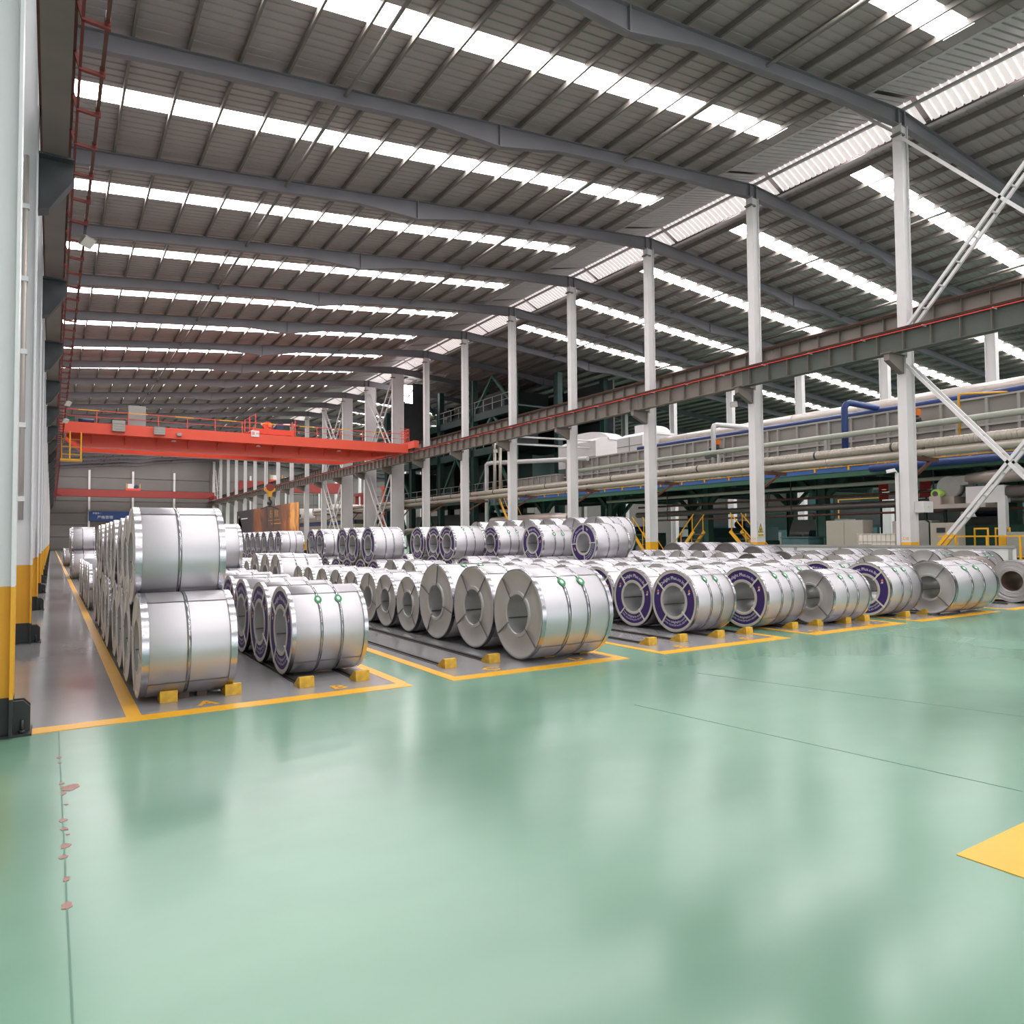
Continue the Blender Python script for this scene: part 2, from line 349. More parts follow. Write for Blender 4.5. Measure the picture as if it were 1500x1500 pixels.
# ridge ventilator
zr0 = ZL(24.3); zt = ZL(24.3)+0.75
pv = None
for k in NB:
    y = Y0+BAY*k
    if pv is None:
        pv = obj('ridge_vent_sheet', ribsheet(24.3, 27.2, lambda x: zr0+0.1+(x-24.3)*0.22, y+0.1, y+BAY-0.1, 0.28, 0.06), 'vent', ceil)
        pg = obj('ridge_vent_pane', ribsheet(27.2, 28.3, lambda x: zr0+0.1+2.9*0.22-(x-27.2)*0.5, y+0.1, y+BAY-0.1, 0.28, 0.06), 'vent_pane', ceil)
        ps = obj('ridge_strut', MB().bar((24.4, y+0.9, zr0-0.05), (28.2, y+0.9, zr0+0.0), 0.08), 'vent', ceil); yv = y
    else:
        share(pv, 'ridge_vent_sheet', ceil, (0, y-yv, 0)); share(pg, 'ridge_vent_pane', ceil, (0, y-yv, 0)); share(ps, 'ridge_strut', ceil, (0, y-yv, 0))
obj('ridge_vent_back', MB().prism([(24.0, zr0+0.3), (27.2, zr0+0.95), (28.6, zr0+0.3), (28.6, zr0+0.35), (27.2, zr0+1.0), (24.0, zr0+0.35)], 'y', YF, YB), 'sheet', ceil)
for x, m in ((24.3, 'vent'), (27.2, 'vent'), (28.3, 'vent')):
    obj('ridge_gutter', MB().bar((x, YF, zr0+0.02+(0.5 if x == 27.2 else 0)), (x, YB, zr0+0.02+(0.5 if x == 27.2 else 0)), 0.12, 0.1), m, ceil)
# purlins along the hall
x = 0.3
while x < 24:
    obj('purlin', MB().box(x-0.035, x+0.035, YF, YB, ZL(x)-0.21, ZL(x)-0.012), 'purlin', ceil); x += 1.345
x = 28.75
while x < XR:
    obj('purlin', MB().box(x-0.035, x+0.035, YF, YB, ZR(x)-0.21, ZR(x)-0.012), 'purlin', ceil); x += 1.38
for x, zf in ((7.42, ZL), (18.7, ZL), (34.5, ZR), (43, ZR)):
    obj('tie_pipe', MB().tube([(x, YF, zf(x)-0.42), (x, YB, zf(x)-0.42)], 0.06, 8), 'purlin', ceil)
# rafters
def rafter_mb(y):
    mb = MB()
    xs = [(-1.0, .55), (4, .47), (10.3, .47), (12.95, .78), (15.6, .47), (22, .47), (26.2, .62), (31, .47), (36, .47), (38.2, .72), (40.5, .47), (48, .5), (60, .47), (XR, .5)]
    zt = lambda x: (ZL(x) if x <= XC else ZR(x))-0.22
    top = [(x, zt(x)) for x, h in xs]; bot = [(x, zt(x)-h) for x, h in xs]
    for i in range(len(xs)-1):
        (xa, ta), (xb, tb) = top[i], top[i+1]; ba, bb = bot[i][1], bot[i+1][1]
        mb.prism([(xa, ba), (xb, bb), (xb, tb), (xa, ta)], 'y', y-0.008, y+0.008)
        mb.prism([(xa, ba), (xb, bb), (xb, bb+.02), (xa, ba+.02)], 'y', y-0.12, y+0.12)
        mb.prism([(xa, ta-.02), (xb, tb-.02), (xb, tb), (xa, ta)], 'y', y-0.12, y+0.12)
    for x, h in ((12.95, .78), (38.2, .72), (26.0, .6), (26.4, .6)):
        mb.box(x-0.03, x+0.03, y-0.11, y+0.11, zt(x)-h, zt(x))
    return mb
r0 = obj('rafter', rafter_mb(Y0), 'rafter', ceil)
for k in range(-6, 22):
    if k: share(r0, 'rafter', ceil, (0, BAY*k, 0))
# ------------------------------------------------------------------ steel columns
def wide(k): return 8 <= k <= 10
col_m = {}
def column_right(k):
    y = Y0+BAY*k; d = 1.15 if wide(k) else 0.5; zt = 16.72
    t = thing('steel_column', '', 'column', (XC, y, 0), 'white steel columns down the middle of the hall')
    t['label'] = ('white steel column with yellow foot in the middle row, %s' % (nth(k-1) if k else 'nearest of all, right of the view'))
    key = 'w' if wide(k) else 'n'
    if key not in col_m:
        mb = MB()
        x0, x1 = XC-0.25, XC-0.25+d
        for lo, hi, o in ((1.38, 8.05, 0.0), (8.05, zt, 0.06)):
            a = x0+o-(0.06 if lo < 5 else 0)
            mb.box(a, a+0.022, y-0.17, y+0.17, lo, hi).box(x1-0.022, x1, y-0.17, y+0.17, lo, hi).box(a+0.022, x1-0.022, y-0.10, y+0.10, lo, hi)
        s = obj('shaft', mb, 'white', t)
        a = x0-0.06
        f = obj('yellow_foot', MB().box(a, a+0.022, y-0.17, y+0.17, 0.35, 1.38).box(x1-0.022, x1, y-0.17, y+0.17, 0.35, 1.38).box(a+0.022, x1-0.022, y-0.10, y+0.10, 0.35, 1.38), 'yellow', t)
        f['label'] = 'yellow painted foot'
        b = obj('black_base', MB().box(a-0.1, x1+0.1, y-0.25, y+0.25, 0, 0.03).box(a, x1, y-0.17, y+0.17, 0.03, 0.35), 'black', t)
        c = obj('corbel', MB().prism([(x0-1.0, 8.13), (x0, 8.13), (x0, 7.45), (x0-0.2, 7.5), (x0-1.0, 7.85)], 'y', y-0.10, y+0.10).box(x0-1.05, x0, y-0.2, y+0.2, 8.10, 8.13)
                .prism([(27.7, 9.2), (x1, 9.2), (x1, 8.5), (x1+0.1, 8.55), (27.7, 8.95)], 'y', y-0.10, y+0.10).box(x0-.06, x0+.3, y-.172, y+.172, 16.3, 16.36), 'beam', t)
        c['label'] = 'brown corbel under the crane beam'
        col_m[key] = (s, f, b, c)
    else:
        for q in col_m[key]:
            n = share(q, q.name.split('.')[0], t)
            if 'label' in q: n['label'] = q['label']
    if k in (1, 2, 3):
        mb = MB(); text_plane(mb, {1: 'D8', 2: 'D9', 3: 'D10'}[k], 0.17, (XC-0.315, y, 1.46), (0, -1, 0), (0, 0, 1)); obj('column_number', mb, 'yellow', t)
    return t
for k in range(0, 22): column_right(k)
cl = None
for k in range(0, 22):
    y = Y0+BAY*k-0.05
    t = thing('steel_column', 'bluish white steel column with yellow foot along the left wall, '+nth(k), 'column', (-0.6, y, 0), 'bluish white columns along the left wall')
    if cl is None:
        def hsec(mb, z0, z1): return mb.box(-0.28, -0.255, y-0.17, y+0.17, z0, z1).box(-1.05, -1.025, y-0.17, y+0.17, z0, z1).box(-1.025, -0.28, y-0.06, y+0.06, z0, z1)
        cl = [obj('shaft', hsec(MB(), 1.27, 14.1), 'left_white', t), obj('yellow_foot', hsec(MB(), 0.33, 1.27), 'yellow', t),
              obj('black_base', hsec(MB(), 0.02, 0.33).box(-1.15, -0.12, y-0.12, y+0.24, 0, 0.02).prism([(-0.255, 0.02), (-0.135, 0.02), (-0.135, 0.23), (-0.185, 0.285), (-0.255, 0.285)], 'y', y-0.02, y+0.02)
                  .prism([(-0.255, 0.02), (-0.135, 0.02), (-0.135, 0.23), (-0.185, 0.285), (-0.255, 0.285)], 'y', y+0.10, y+0.14).tube([(-0.19, y-0.06, 0.02), (-0.19, y-0.06, 0.13)], 0.014, 8).tube([(-0.19, y-0.06, 0.02), (-0.19, y-0.06, 0.045)], 0.028, 6), 'black', t),
              obj('corbel', MB().prism([(-0.255, 7.15), (-0.1, 7.2), (0.24, 7.75), (0.24, 8.08), (-0.255, 8.08)], 'y', y-0.02, y+0.02).box(-0.255, 0.25, y-0.2, y+0.2, 8.06, 8.09).prism([(-0.255, 7.13), (-0.1, 7.18), (0.24, 7.73), (0.24, 7.75), (-0.1, 7.2), (-0.255, 7.15)], 'y', y-0.15, y+0.15), 'dark', t)]
    else:
        for q in cl: share(q, q.name.split('.')[0], t)
    if k == 1:
        obj('conduit', MB().tube([(-0.42, y-0.12, 2.0), (-0.42, y-0.12, 8.0)], 0.035, 8), 'cream', t)
        for zz in (2.3, 3.5, 4.7, 5.9, 7.1): obj('clip', MB().box(-0.47, -0.37, y-0.165, y-0.075, zz, zz+0.08), 'left_white', t)
    if k == 2:
        mb = MB().box(-0.5, -0.33, y-0.2, y-0.185, 1.25, 1.95); s = obj('notice_board', mb, 'white', t)
        mb = MB().add([(-0.46, y-0.202, 1.42), (-0.37, y-0.202, 1.42), (-0.415, y-0.202, 1.55)], [(0, 1, 2)]).box(-0.46, -0.37, y-0.204, y-0.201, 1.30, 1.38); obj('warning_mark', mb, 'sign_yellow', s)
c2 = None
for k in range(0, 22):
    y = Y0+BAY*k; x = 48.0
    t = thing('steel_column', 'white slim column behind the pipes and furnace casing, '+nth(k), 'column', (x, y, 0), 'white columns of the second row')
    if c2 is None: c2 = obj('shaft', MB().isec('z', 0.3, 15.25, x, y, 0.4, 0.6, 0.03, 0.2), 'white', t); c2b = obj('black_base', MB().box(x-.3, x+.3, y-.4, y+.4, 0, .3), 'black', t)
    else: share(c2, 'shaft', t); share(c2b, 'black_base', t)
# warning sign on column k=2 (front face, towards the camera)
y = Y0+BAY*2; kc = [o for o in COL.objects if o.name.startswith('steel_column') and abs(o.location.x-XC) < .01 and abs(o.location.y-y) < .01][0]
kc['label'] = 'white steel column bearing the yellow warning triangle sign, behind the coil rows'
sg = thing('warning_sign', 'white plate with black-edged yellow warning triangle, fixed on a white column', 'sign', (XC, y-0.115, 1.6))
obj('plate', MB().box(XC-0.2, XC+0.2, y-0.125, y-0.10, 1.6, 2.32), 'white_metal', sg)
ya = y-0.127
obj('triangle_border', MB().prism([(XC-0.17, 1.80), (XC+0.17, 1.80), (XC, 2.20)], 'y', ya-0.002, ya+0.002), 'black', sg)
obj('triangle', MB().prism([(XC-0.125, 1.825), (XC+0.125, 1.825), (XC, 2.12)], 'y', ya-0.004, ya), 'sign_yellow', sg)
obj('pictogram', MB().box(XC-0.04, XC+0.04, ya-0.006, ya-0.003, 1.93, 1.97).prism([(XC-0.025, 1.88), (XC+0.025, 1.88), (XC+0.035, 1.93), (XC-0.035, 1.93)], 'y', ya-0.006, ya-0.003).box(XC-0.045, XC+0.045, ya-0.006, ya-0.003, 1.84, 1.872), 'black', sg)
obj('caption_bar', MB().box(XC-0.17, XC+0.17, ya-0.002, ya+0.002, 1.63, 1.74), 'sign_yellow', sg)
mb = MB(); text_plane(mb, '当心吊物', 0.085, (XC, ya-0.004, 1.655), (1, 0, 0), (0, 0, 1)); obj('caption', mb, 'black', sg)
# ------------------------------------------------------------------ crane runways
def runway(x, label, m, y0, y1, zb=8.13, zt=8.9, face=-1, bar=True, mats=None):
    t = thing('crane_runway', label, 'beam', (x, (y0+y1)/2, zb))
    n = int(round((y1-y0)/BAY)); p = None
    for i in range(n):
        a = y0+BAY*i; b = a+BAY-0.02
        if p is None: p = obj('girder', MB().isec('y', a, b, x, (zb+zt)/2, 0.36, zt-zb, 0.025, 0.014), m, t); pa = a
        else:
            q = share(p, 'girder', t, (0, a-pa, 0))
    st = MB().box(x-0.16, x+0.16, y0+0.5, y0+0.515, zb+0.02, zt-0.02)
    s0 = obj('stiffener', st, m, t)
    for i in range(1, int((y1-y0)/0.95)): share(s0, 'stiffener', t, (0, 0.95*i, 0))
    obj('rail', MB().isec('y', y0, y1, x, zt+0.06, 0.10, 0.12, 0.025, 0.02), 'rust', t)
    obj('top_plate', MB().box(x-0.24, x+0.24, y0, y1, zt, zt+0.012), 'rust', t)
    if bar:
        obj('conductor_bar', MB().tube([(x-0.34, y0, zt-0.10), (x-0.34, y1, zt-0.10)], 0.018, 6), 'redbar', t)
        h0 = obj('bar_hanger', MB().box(x-0.35, x-0.10, y0+1, y0+1.04, zt-0.11, zt-0.07), 'spoke', t)
        for i in range(1, int((y1-y0)/2.2)): share(h0, 'bar_hanger', t, (0, 2.2*i, 0))
    return t
ra = runway(25.35, 'brown riveted-looking crane runway beam with red conductor bar, nearest the coil rows', 'beam', Y0, YB-0.2)
ra['label'] = 'long brown crane runway beam with thin red bar, left side of middle columns'
runway(27.45, 'long brown crane runway beam on the far side of the middle columns', 'beam', Y0-BAY, YB-0.2, 9.2, 10.12, bar=False)
gb = obj('girder', MB().isec('y', Y0-BAY*2, Y0-0.02, 25.35, 8.515, 0.36, 0.77, 0.025, 0.014), 'beam_green', ra)
gb = obj('girder', MB().isec('y', Y0, Y0+BAY*2, 25.345, 8.515, 0.372, 0.772, 0.026, 0.03), 'beam_green', ra); gb['label'] = 'greenish grey end girders'
lw = runway(-0.02, 'brown grey crane runway beam along the left wall columns', 'beam', Y0-BAY, YB-0.2, 8.09, 8.86, bar=False)
cb = thing('conductor_rail', 'dark conductor rail on red ladder-like brackets along the left crane runway', 'rail', (0.42, 77, 8.6))
obj('rail_bar', MB().bar((0.56, YF+30, 8.72), (0.56, YB-1, 8.72), 0.05, 0.07), 'rust', cb)
br = MB().bar((0.2, Y0+1, 8.9), (0.28, Y0+1, 8.62), 0.045).bar((0.26, Y0+1, 8.64), (0.60, Y0+1, 8.62), 0.06, 0.05).bar((0.27, Y0+1, 8.62), (0.27, Y0+2.1, 8.62), 0.04).box(0.52, 0.60, Y0+0.97, Y0+1.03, 8.62, 8.74)
b0 = obj('bracket', br, 'redladder', cb); nb = 110
for i in range(-6, nb): 
    if i and Y0+1+1.2*i < YB-2: share(b0, 'bracket', cb, (0, 1.2*i, 0))
i0 = obj('insulator', MB().box(0.53, 0.59, Y0+0.9, Y0+0.98, 8.70, 8.80), 'white_metal', cb)
for i in range(-4, nb, 2):
    if i and Y0+1+1.2*i < YB-2: share(i0, 'insulator', cb, (0, 1.2*i, 0))
# flood lamps
def lamp(loc, to, label, s=0.32):
    t = thing('flood_lamp', label, 'lamp', loc, 'flood lamps on the crane beams')
    p = Vector(loc); d = (Vector(to)-p).normalized(); a = d.cross(Vector((0, 0, 1))).normalized(); b = a.cross(d)
    mb = MB()
    vs = [p+d*e+a*i*s*k/2+b*j*s*0.8*k/2 for e, k in ((0, 0.8), (0.1, 1)) for i, j in ((-1, -1), (1, -1), (1, 1), (-1, 1))]
    mb.add(vs, [(0, 1, 2, 3), (7, 6, 5, 4), (0, 4, 5, 1), (1, 5, 6, 2), (2, 6, 7, 3), (3, 7, 4, 0)]); obj('housing', mb, 'box_grey', t)
    vs = [p+d*0.105+a*i*s*.9/2+b*j*s*0.72/2 for i, j in ((-1, -1), (1, -1), (1, 1), (-1, 1))]; obj('glass', MB().add(vs, [(0, 1, 2, 3)]), 'lampface', t)
    obj('bracket', MB().bar(p-d*0.02, p-d*0.02+Vector((0, 0, 0.35)), 0.05), 'dark', t)
lamp((25.0, 21.1, 7.42), (18, 17, 0), 'square flood lamp hanging under the beam beside the warning sign column')
lamp((25.0, 41.1, 7.5), (18, 35, 0), 'small flood lamp hanging under the beam above the long pipes')
lamp((0.56, 18.5, 8.38), (5, 14, 2), 'nearest white flood lamp at the top left on the red ladder')
lamp((0.56, 41.0, 8.38), (6, 34, 1), 'second white flood lamp at the left, above the red crane end')
lamp((0.56, 47.0, 8.38), (4, 40, 1), 'third white flood lamp at the left, low beside the crane end')
# ------------------------------------------------------------------ bracing
def lattice(segs, label, x=XC, gap=0.42, step=0.85, foot=False):
    ys = [q for s in segs for q in (s[0], s[2])]; zs = [q for s in segs for q in (s[1], s[3])]
    t = thing('cross_brace', label, 'brace', (x, (min(ys)+max(ys))/2, min(zs)))
    for y0, z0, y1, z1 in segs:
        for sx in (-1, 1):
            obj('chord', MB().bar((x+sx*gap/2, y0, z0), (x+sx*gap/2, y1, z1), 0.10, 0.10), 'white', t)
        n = int(math.hypot(y1-y0, z1-z0)/step); r = None
        for i in range(1, n):
            f = i/n; yy = y0+(y1-y0)*f; zz = z0+(z1-z0)*f
            if r is None: r = obj('rung', MB().bar((x-gap/2, yy, zz), (x+gap/2, yy, zz), 0.05), 'white', t); by, bz = yy, zz
            else: share(r, 'rung', t, (0, yy-by, zz-bz))
    if foot:
        y0, z0, y1, z1 = segs[0]
        obj('yellow_foot', MB().bar((x-gap/2, y0, z0-0.01), (x-gap/2, y0+(y1-y0)*0.2, z0+(z1-z0)*0.2), 0.106).bar((x+gap/2, y0, z0-0.01), (x+gap/2, y0+(y1-y0)*0.2, z0+(z1-z0)*0.2), 0.106), 'yellow', t)
y1 = Y0+BAY-0.12; y0 = Y0+0.12
lattice([(y1, 0.1, y0, 7.9), (y1, 7.8, y0, 0.1)], 'white ladder-like cross brace below the crane beam at the right edge', foot=True)
lattice([(y1, 9.1, y0, 16.2), (y1, 16.2, y0, 9.1)], 'white ladder-like cross brace above the crane beam, top right corner')
for i, k in enumerate((8, 10)):
    a, b = Y0+BAY*k+0.12, Y0+BAY*(k+1)-0.12
    wd = 'beside the dark tower' if i == 0 else 'behind the red crane girder'
    lattice([(a, 0.1, b, 7.8), (b, 0.1, a, 7.8)], 'lower white lattice cross brace between columns, %s' % wd)
    lattice([(a, 9.1, b, 16.0), (b, 9.1, a, 16.0)], 'upper white lattice cross brace between columns, %s' % wd)
a, b = Y0+BAY*20+0.12, Y0+BAY*21-0.7
lattice([(a, 0.1, b, 15), (b, 0.1, a, 15)], 'white lattice cross brace at the far end of the hall')
# ------------------------------------------------------------------ rails and wedges
RAILS = {'A': (1.03, 1.655), 'B': (2.42, 3.07), 'C': (4.30, 4.95), 'D': (5.82, 6.42), 'E': (7.73, 8.39), 'F': (9.21, 9.90), 'G': (11.12, 11.84), 'H': (12.60, 13.20), 'I': (14.50, 15.28), 'J': (15.75, 16.6), 'L': (19.0, 19.8), 'M': (21.2, 21.9), 'N': (22.9, 23.6)}
YW = {'A': 8.12, 'B': 8.05, 'C': 8.2, 'D': 8.17, 'E': 8.15, 'F': 8.12, 'G': 8.12, 'H': 8.05, 'I': 7.98, 'J': 7.9, 'L': 8.0, 'M': 8.3, 'N': 8.3}
WHERE = {'A': 'row A', 'B': 'row B', 'C': 'empty row C', 'D': 'row D', 'E': 'row E', 'F': 'row F', 'G': 'row G', 'H': 'row H', 'I': 'row I', 'J': 'row J',
         'L': 'the unlettered row of the bare coil', 'M': 'the unlettered row behind the bare coil', 'N': 'the row nearest the middle columns'}
wp = None
for ln, xs in RAILS.items():
    for i, x in enumerate(xs):
        y = YW[ln]; sd = ('left', 'right')[i]
        r = obj('floor_rail', MB().box(x-0.028, x+0.028, y+0.12, 140, 0.0015, 0.028).box(x-0.06, x+0.06, y+0.12, 140, 0.0015, 0.010), 'rail')
        tag(r, '%s dark floor rail of %s' % (sd, WHERE[ln]), 'rail', 'dark floor rails under the coils')
        if ln in 'LMNJ': continue
        mb = MB().prism([(y, 0.003), (y+0.25, 0.003), (y+0.07, 0.118), (y+0.01, 0.118)], 'x', x-0.082, x+0.082)
        tag(obj('stop_wedge', mb, 'wedge'), 'worn yellow stop wedge at the front end of the %s rail of %s' % (sd, WHERE[ln]), 'wedge', 'yellow stop wedges along the aisle')
for x, y, l in ((1.14, 8.32, 'left'), (1.32, 8.34, 'right')):
    tag(obj('timber_block', MB().box(x, x+0.1, y-0.06, y+0.06, 0.003, 0.085), 'timber'), 'small dark timber block under the front row A coil, %s one' % l, 'block', 'timber blocks')
# ------------------------------------------------------------------ coils
PR = 0.53
def annulus(x, r0, r1, n=56, a0=0, a1=2*pi): return MB().rev([(x, r0), (x, r1)], n, a0, a1, False)
def arc_pts(mb, s, size, rho, mid, top=True, x=-0.0):
    vs, fs = text(s, size)
    out = []
    for a, b in vs:
        if top: g = mid-a/rho; rr = rho+b
        else: g = mid+a/rho; rr = rho-b
        out.append((x, -rr*cos(g), rr*sin(g)))
    mb.add(out, fs)
def seg(n): return n
def make_parts(kind, far):
    P = []   # (name, mesh, label)
    n = 40 if far else 72; R = PR; W = 1.0
    body = {'hot': 'hot', 'brown': 'brownish'}.get(kind, 'galv')
    rin = {'purple': 0.5, 'grey': 0.43, 'plain': 0.5, 'hot': 0.47, 'brown': 0.45, 'dark': 0.3}[kind]*R
    sub = ((0.0, 1.0),)
    mb = MB().rev([(0.0, R*0.992), (0.008, R), (0.992, R), (1.0, R*0.992)], n)
    P.append(('wrap', mb.mesh('wrap', body), None))
    if kind != 'hot':
        a = MB().rev([(0.006, R+.001), (0.006, R+.0065), (0.994, R+.0065), (0.994, R+.001)], n//2, radians(58), radians(172), True)
        b = MB().rev([(0.006, R+.001), (0.006, R+.0065), (0.994, R+.0065), (0.994, R+.001)], n//2, radians(-140), radians(-42), True)
        P.append(('wrap_lap', a.mesh('wrap_lap', body), None)); P.append(('wrap_lap', b.mesh('wrap_lap', body), None))
    if kind not in ('hot',):
        ew = 0.075 if kind == 'plain' else 0.055
        def band(x0, x1, dr):
            m2 = MB(); k = 120 if not far else 40
            for x in (x0, x1):
                for j in range(k):
                    g = 2*pi*j/k; rr = R+dr+.002+(0.0006 if j % 2 else 0); m2.v.append((x, -rr*cos(g), rr*sin(g)))
            m2.f = [(j, (j+1) % k, k+(j+1) % k, k+j) for j in range(k)]; m2.sm = [True]*k
            return m2
        P.append(('edge_band', band(0.002, ew, .0065).mesh('edge_band', 'shiny'), None)); P.append(('edge_band', band(1-ew, 0.998, .0065).mesh('edge_band', 'shiny'), None))
        sx = (0.46,) if kind == 'plain' else (0.36, 0.63)
        for x in sx:
            wd = 0.040 if kind == 'plain' else 0.034
            P.append(('strap', MB().rev([(x, R+.004), (x, R+.0095), (x+wd, R+.0095), (x+wd, R+.004)], n if not far else 48).mesh('strap', 'strap'), None))
        if kind in ('purple', 'grey') and not far:
            for x in sx:
                gm = MB(); wm = MB()
                for mbx, ra, rb in ((gm, 0.024, 0.055), (wm, 0.0, 0.024)):
                    vs = []; k = 16
                    for j in range(k):
                        g = 2*pi*j/k
                        for r in (ra, rb):
                            th = radians(46)+r*sin(g)*1.15/R; rr = R+.0115
                            vs.append((x+wd/2+r*cos(g)*0.85, -rr*cos(th), rr*sin(th)))
                    mbx.add(vs, [(2*j, 2*j+1, 2*((j+1) % k)+1, 2*((j+1) % k)) for j in range(k)])
                P.append(('tie_label', gm.mesh('tie_label', 'label_green'), 'green oval tie label')); P.append(('label_centre', wm.mesh('label_centre', 'label_white'), 'white label centre'))
    # ends
    fm = {'purple': 'rim', 'grey': 'galv_dark', 'plain': 'beige_face', 'hot': 'hot', 'brown': 'beige_face', 'dark': 'darkface'}[kind]
    if kind == 'purple':
        P.append(('end_ring', MB().rev([(0.0, R*0.992), (0.0, R*0.915), (0.012, R*0.905), (0.012, R*0.60), (0.0, R*0.59), (0.0, R*0.54), (0.006, rin)], n, smooth=False).mesh('end_ring', fm), None))
        P.append(('end_print', annulus(0.008, R*0.598, R*0.908, n).mesh('end_print', 'purple'), 'purple printed ring'))
    elif kind == 'hot':
        prof = []
        for i in range(13):
            f = 1-i*(1-0.5)/12; prof += [(0.004*random.random()-.002, R*f), (0.006*random.random(), R*(f-0.02))]
        P.append(('end_face', MB().rev(prof+[(0.0, rin)], n, smooth=False).mesh('end_face', fm), None))
    else:
        if kind == 'grey':   # dished metal end plate with raised inner flange
            P.append(('end_plate', MB().rev([(0.0, R*0.992), (0.0, R*0.955), (0.006, R*0.94), (0.022, R*0.70), (0.012, R*0.52)], n, smooth=True).mesh('end_plate', fm), None))
            P.append(('inner_flange', MB().rev([(0.014, R*0.53), (-0.004, R*0.515), (-0.004, R*0.45), (0.01, rin)], n, smooth=False).mesh('inner_flange', fm), None))
        else:
            P.append(('end_face', MB().rev([(0.0, R*0.992), (0.0, R*0.93), (0.010, R*0.92), (0.010, R*0.56), (0.0, R*0.55), (0.0, rin)], n, smooth=False).mesh('end_face', fm), None))
    P.append(('end_face', MB().rev([(1.0, R*0.992), (0.995, R*0.9), (0.995, rin)], n, smooth=False).mesh('end_face', 'beige_face' if kind != 'hot' else 'hot'), None))
    P.append(('bore', MB().rev([(0.005, rin), (0.99, rin)], n).mesh('bore', 'hot_bore' if kind == 'hot' else 'bore'), None))
    if kind in ('plain', 'grey', 'purple', 'brown') and not (far and kind != 'purple'):
        P.append(('bore_seam', MB().box(0.02, 0.97, -rin*0.90, -rin*0.80, rin*0.38, rin*0.42).box(0.02, 0.97, rin*0.86, rin*0.96, -rin*0.30, -rin*0.26).mesh('bore_seam', 'spoke_dark'), None))
    # radial straps
    if kind in ('purple', 'grey', 'plain') :
        angs = {'purple': (45, 140, 235, -40), 'grey': (52, 128, 212, 318), 'plain': (75, 165, 250, 345)}[kind]
        for g in angs:
            g = radians(g); c, s = cos(g), sin(g); wd = 0.013 if kind != 'grey' else 0.007; vs = []
            r0, r1 = rin*0.98, R*0.99
            for x in (-0.008, 0.004):
                for r, q in ((r0, -wd), (r0, wd), (r1, wd), (r1, -wd)):
                    vs.append((x, -(r*c-q*s), r*s+q*c))
            mb = MB().add(vs, [(0, 1, 2, 3), (7, 6, 5, 4), (0, 4, 5, 1), (1, 5, 6, 2), (2, 6, 7, 3), (3, 7, 4, 0)])
            P.append(('end_strap', mb.mesh('end_strap', 'spoke' if kind != 'grey' else 'spoke_dark'), None))
    if kind == 'purple':
        t1 = MB(); arc_pts(t1, 'Delight Plus.co.ltd', 0.083, R*0.705, radians(93), True, 0.0055); P.append(('company_name', t1.mesh('company_name', 'print_white'), None))
        t2 = MB(); arc_pts(t2, 'www.delightplus.co.kr', 0.058, R*0.715, radians(-83), False, 0.0055); arc_pts(t2, 'Tel.031-352-8128 Fax.031-352-8058', 0.044, R*0.815, radians(-83), False, 0.0055)
        P.append(('address_lines', t2.mesh('address_lines', 'print_white'), None))
        if not far:
            for g in (25, 160):
                g = radians(g); rc = R*0.755; cy, cz = -rc*cos(g), rc*sin(g)
                def em(pts): return MB().add([(0.0052, cy-px, cz+pz) for px, pz in pts], [tuple(range(len(pts)))])
                P.append(('emblem', em([(-.012, .0), (.0, .008), (.03, .012), (.018, .03), (.008, .048), (-.012, .036), (-.022, .016)]).mesh('emblem', 'orange'), 'orange flame mark'))
                P.append(('emblem', em([(-.03, -.042), (-.018, -.046), (-.004, -.02), (.004, -.044), (.014, -.046), (.01, -.014), (.026, -.022), (.02, -.006), (-.01, -.004), (-.014, -.02)]).mesh('emblem', 'print_white'), 'white mark'))
                P.append(('emblem', annulus(0.005, 0.0, 0.004, 6).mesh('emblem', 'orange'), None)) if False else None
    return [p for p in P if p]
CACHE = {}
def coil(ln, kind, R, Y, label, x0, x1, zc=None, rot=0.0, far=False, group=None):
    zc = R+0.029 if zc is None else zc
    key = (kind, far)
    if key not in CACHE: CACHE[key] = make_parts(kind, far)
    t = bpy.data.objects.new('steel_coil', None); COL.objects.link(t); t.location = (x0, Y, zc); t.empty_display_size = 0.2
    t.scale = (x1-x0, R/PR, R/PR); t.rotation_euler = (rot, 0, 0)
    tag(t, label, 'coil', group)
    for nm, me, lb in CACHE[key]:
        o = bpy.data.objects.new(nm, me); COL.objects.link(o); o.parent = t
        if lb: o['label'] = lb
    return t
LX = {'A': (.76, 1.66), 'B': (2.36, 3.29), 'D': (5.30, 6.48), 'E': (7.50, 8.40), 'F': (8.95, 9.92), 'G': (10.42, 11.52), 'H': (11.87, 13.05), 'I': (13.83, 15.0), 'J': (15.22, 17.04), 'L': (18.75, 20.0), 'M': (21.0, 22.1), 'N': (22.7, 23.95)}
rows = {k: [] for k in LX}; ups = {k: [] for k in LX}
rr = random.Random(3)
for k in range(9): rows['A'].append(('plain', .532, 8.475+1.068*k))
for k in range(8): ups['A'].append(('plain', .53 if k == 0 else .50, 9.01+1.068*k, 1.484 if k == 0 else 1.452))
for k in range(7): rows['A'].append(('plain', .53, 20.2+1.068*k))
for k in range(4): rows['A'].append(('plain', .6, 37.0+1.205*k))
for k in range(3): ups['A'].append(('plain', .6, 37.6+1.205*k, 1.672))
for k in range(6): rows['A'].append(('plain', .55, 57+1.2*k))
for k, y in enumerate([8.96, 10.01, 11.07]+[12.13+1.06*i for i in range(12)]): rows['B'].append(('purple', .522, y))
for k in range(6): ups['B'].append(('plain', .52, 15.84+1.06*k, 1.455))
for y in (8.2, 9.45, 10.66): rows['D'].append(('grey', .595, y))
for y in (11.74, 12.70, 13.66, 14.62, 15.58, 16.54, 17.50, 18.46): rows['D'].append(('grey', .472, y))
for y in (20.6, 21.82, 23.04): rows['D'].append(('grey', .6, y))
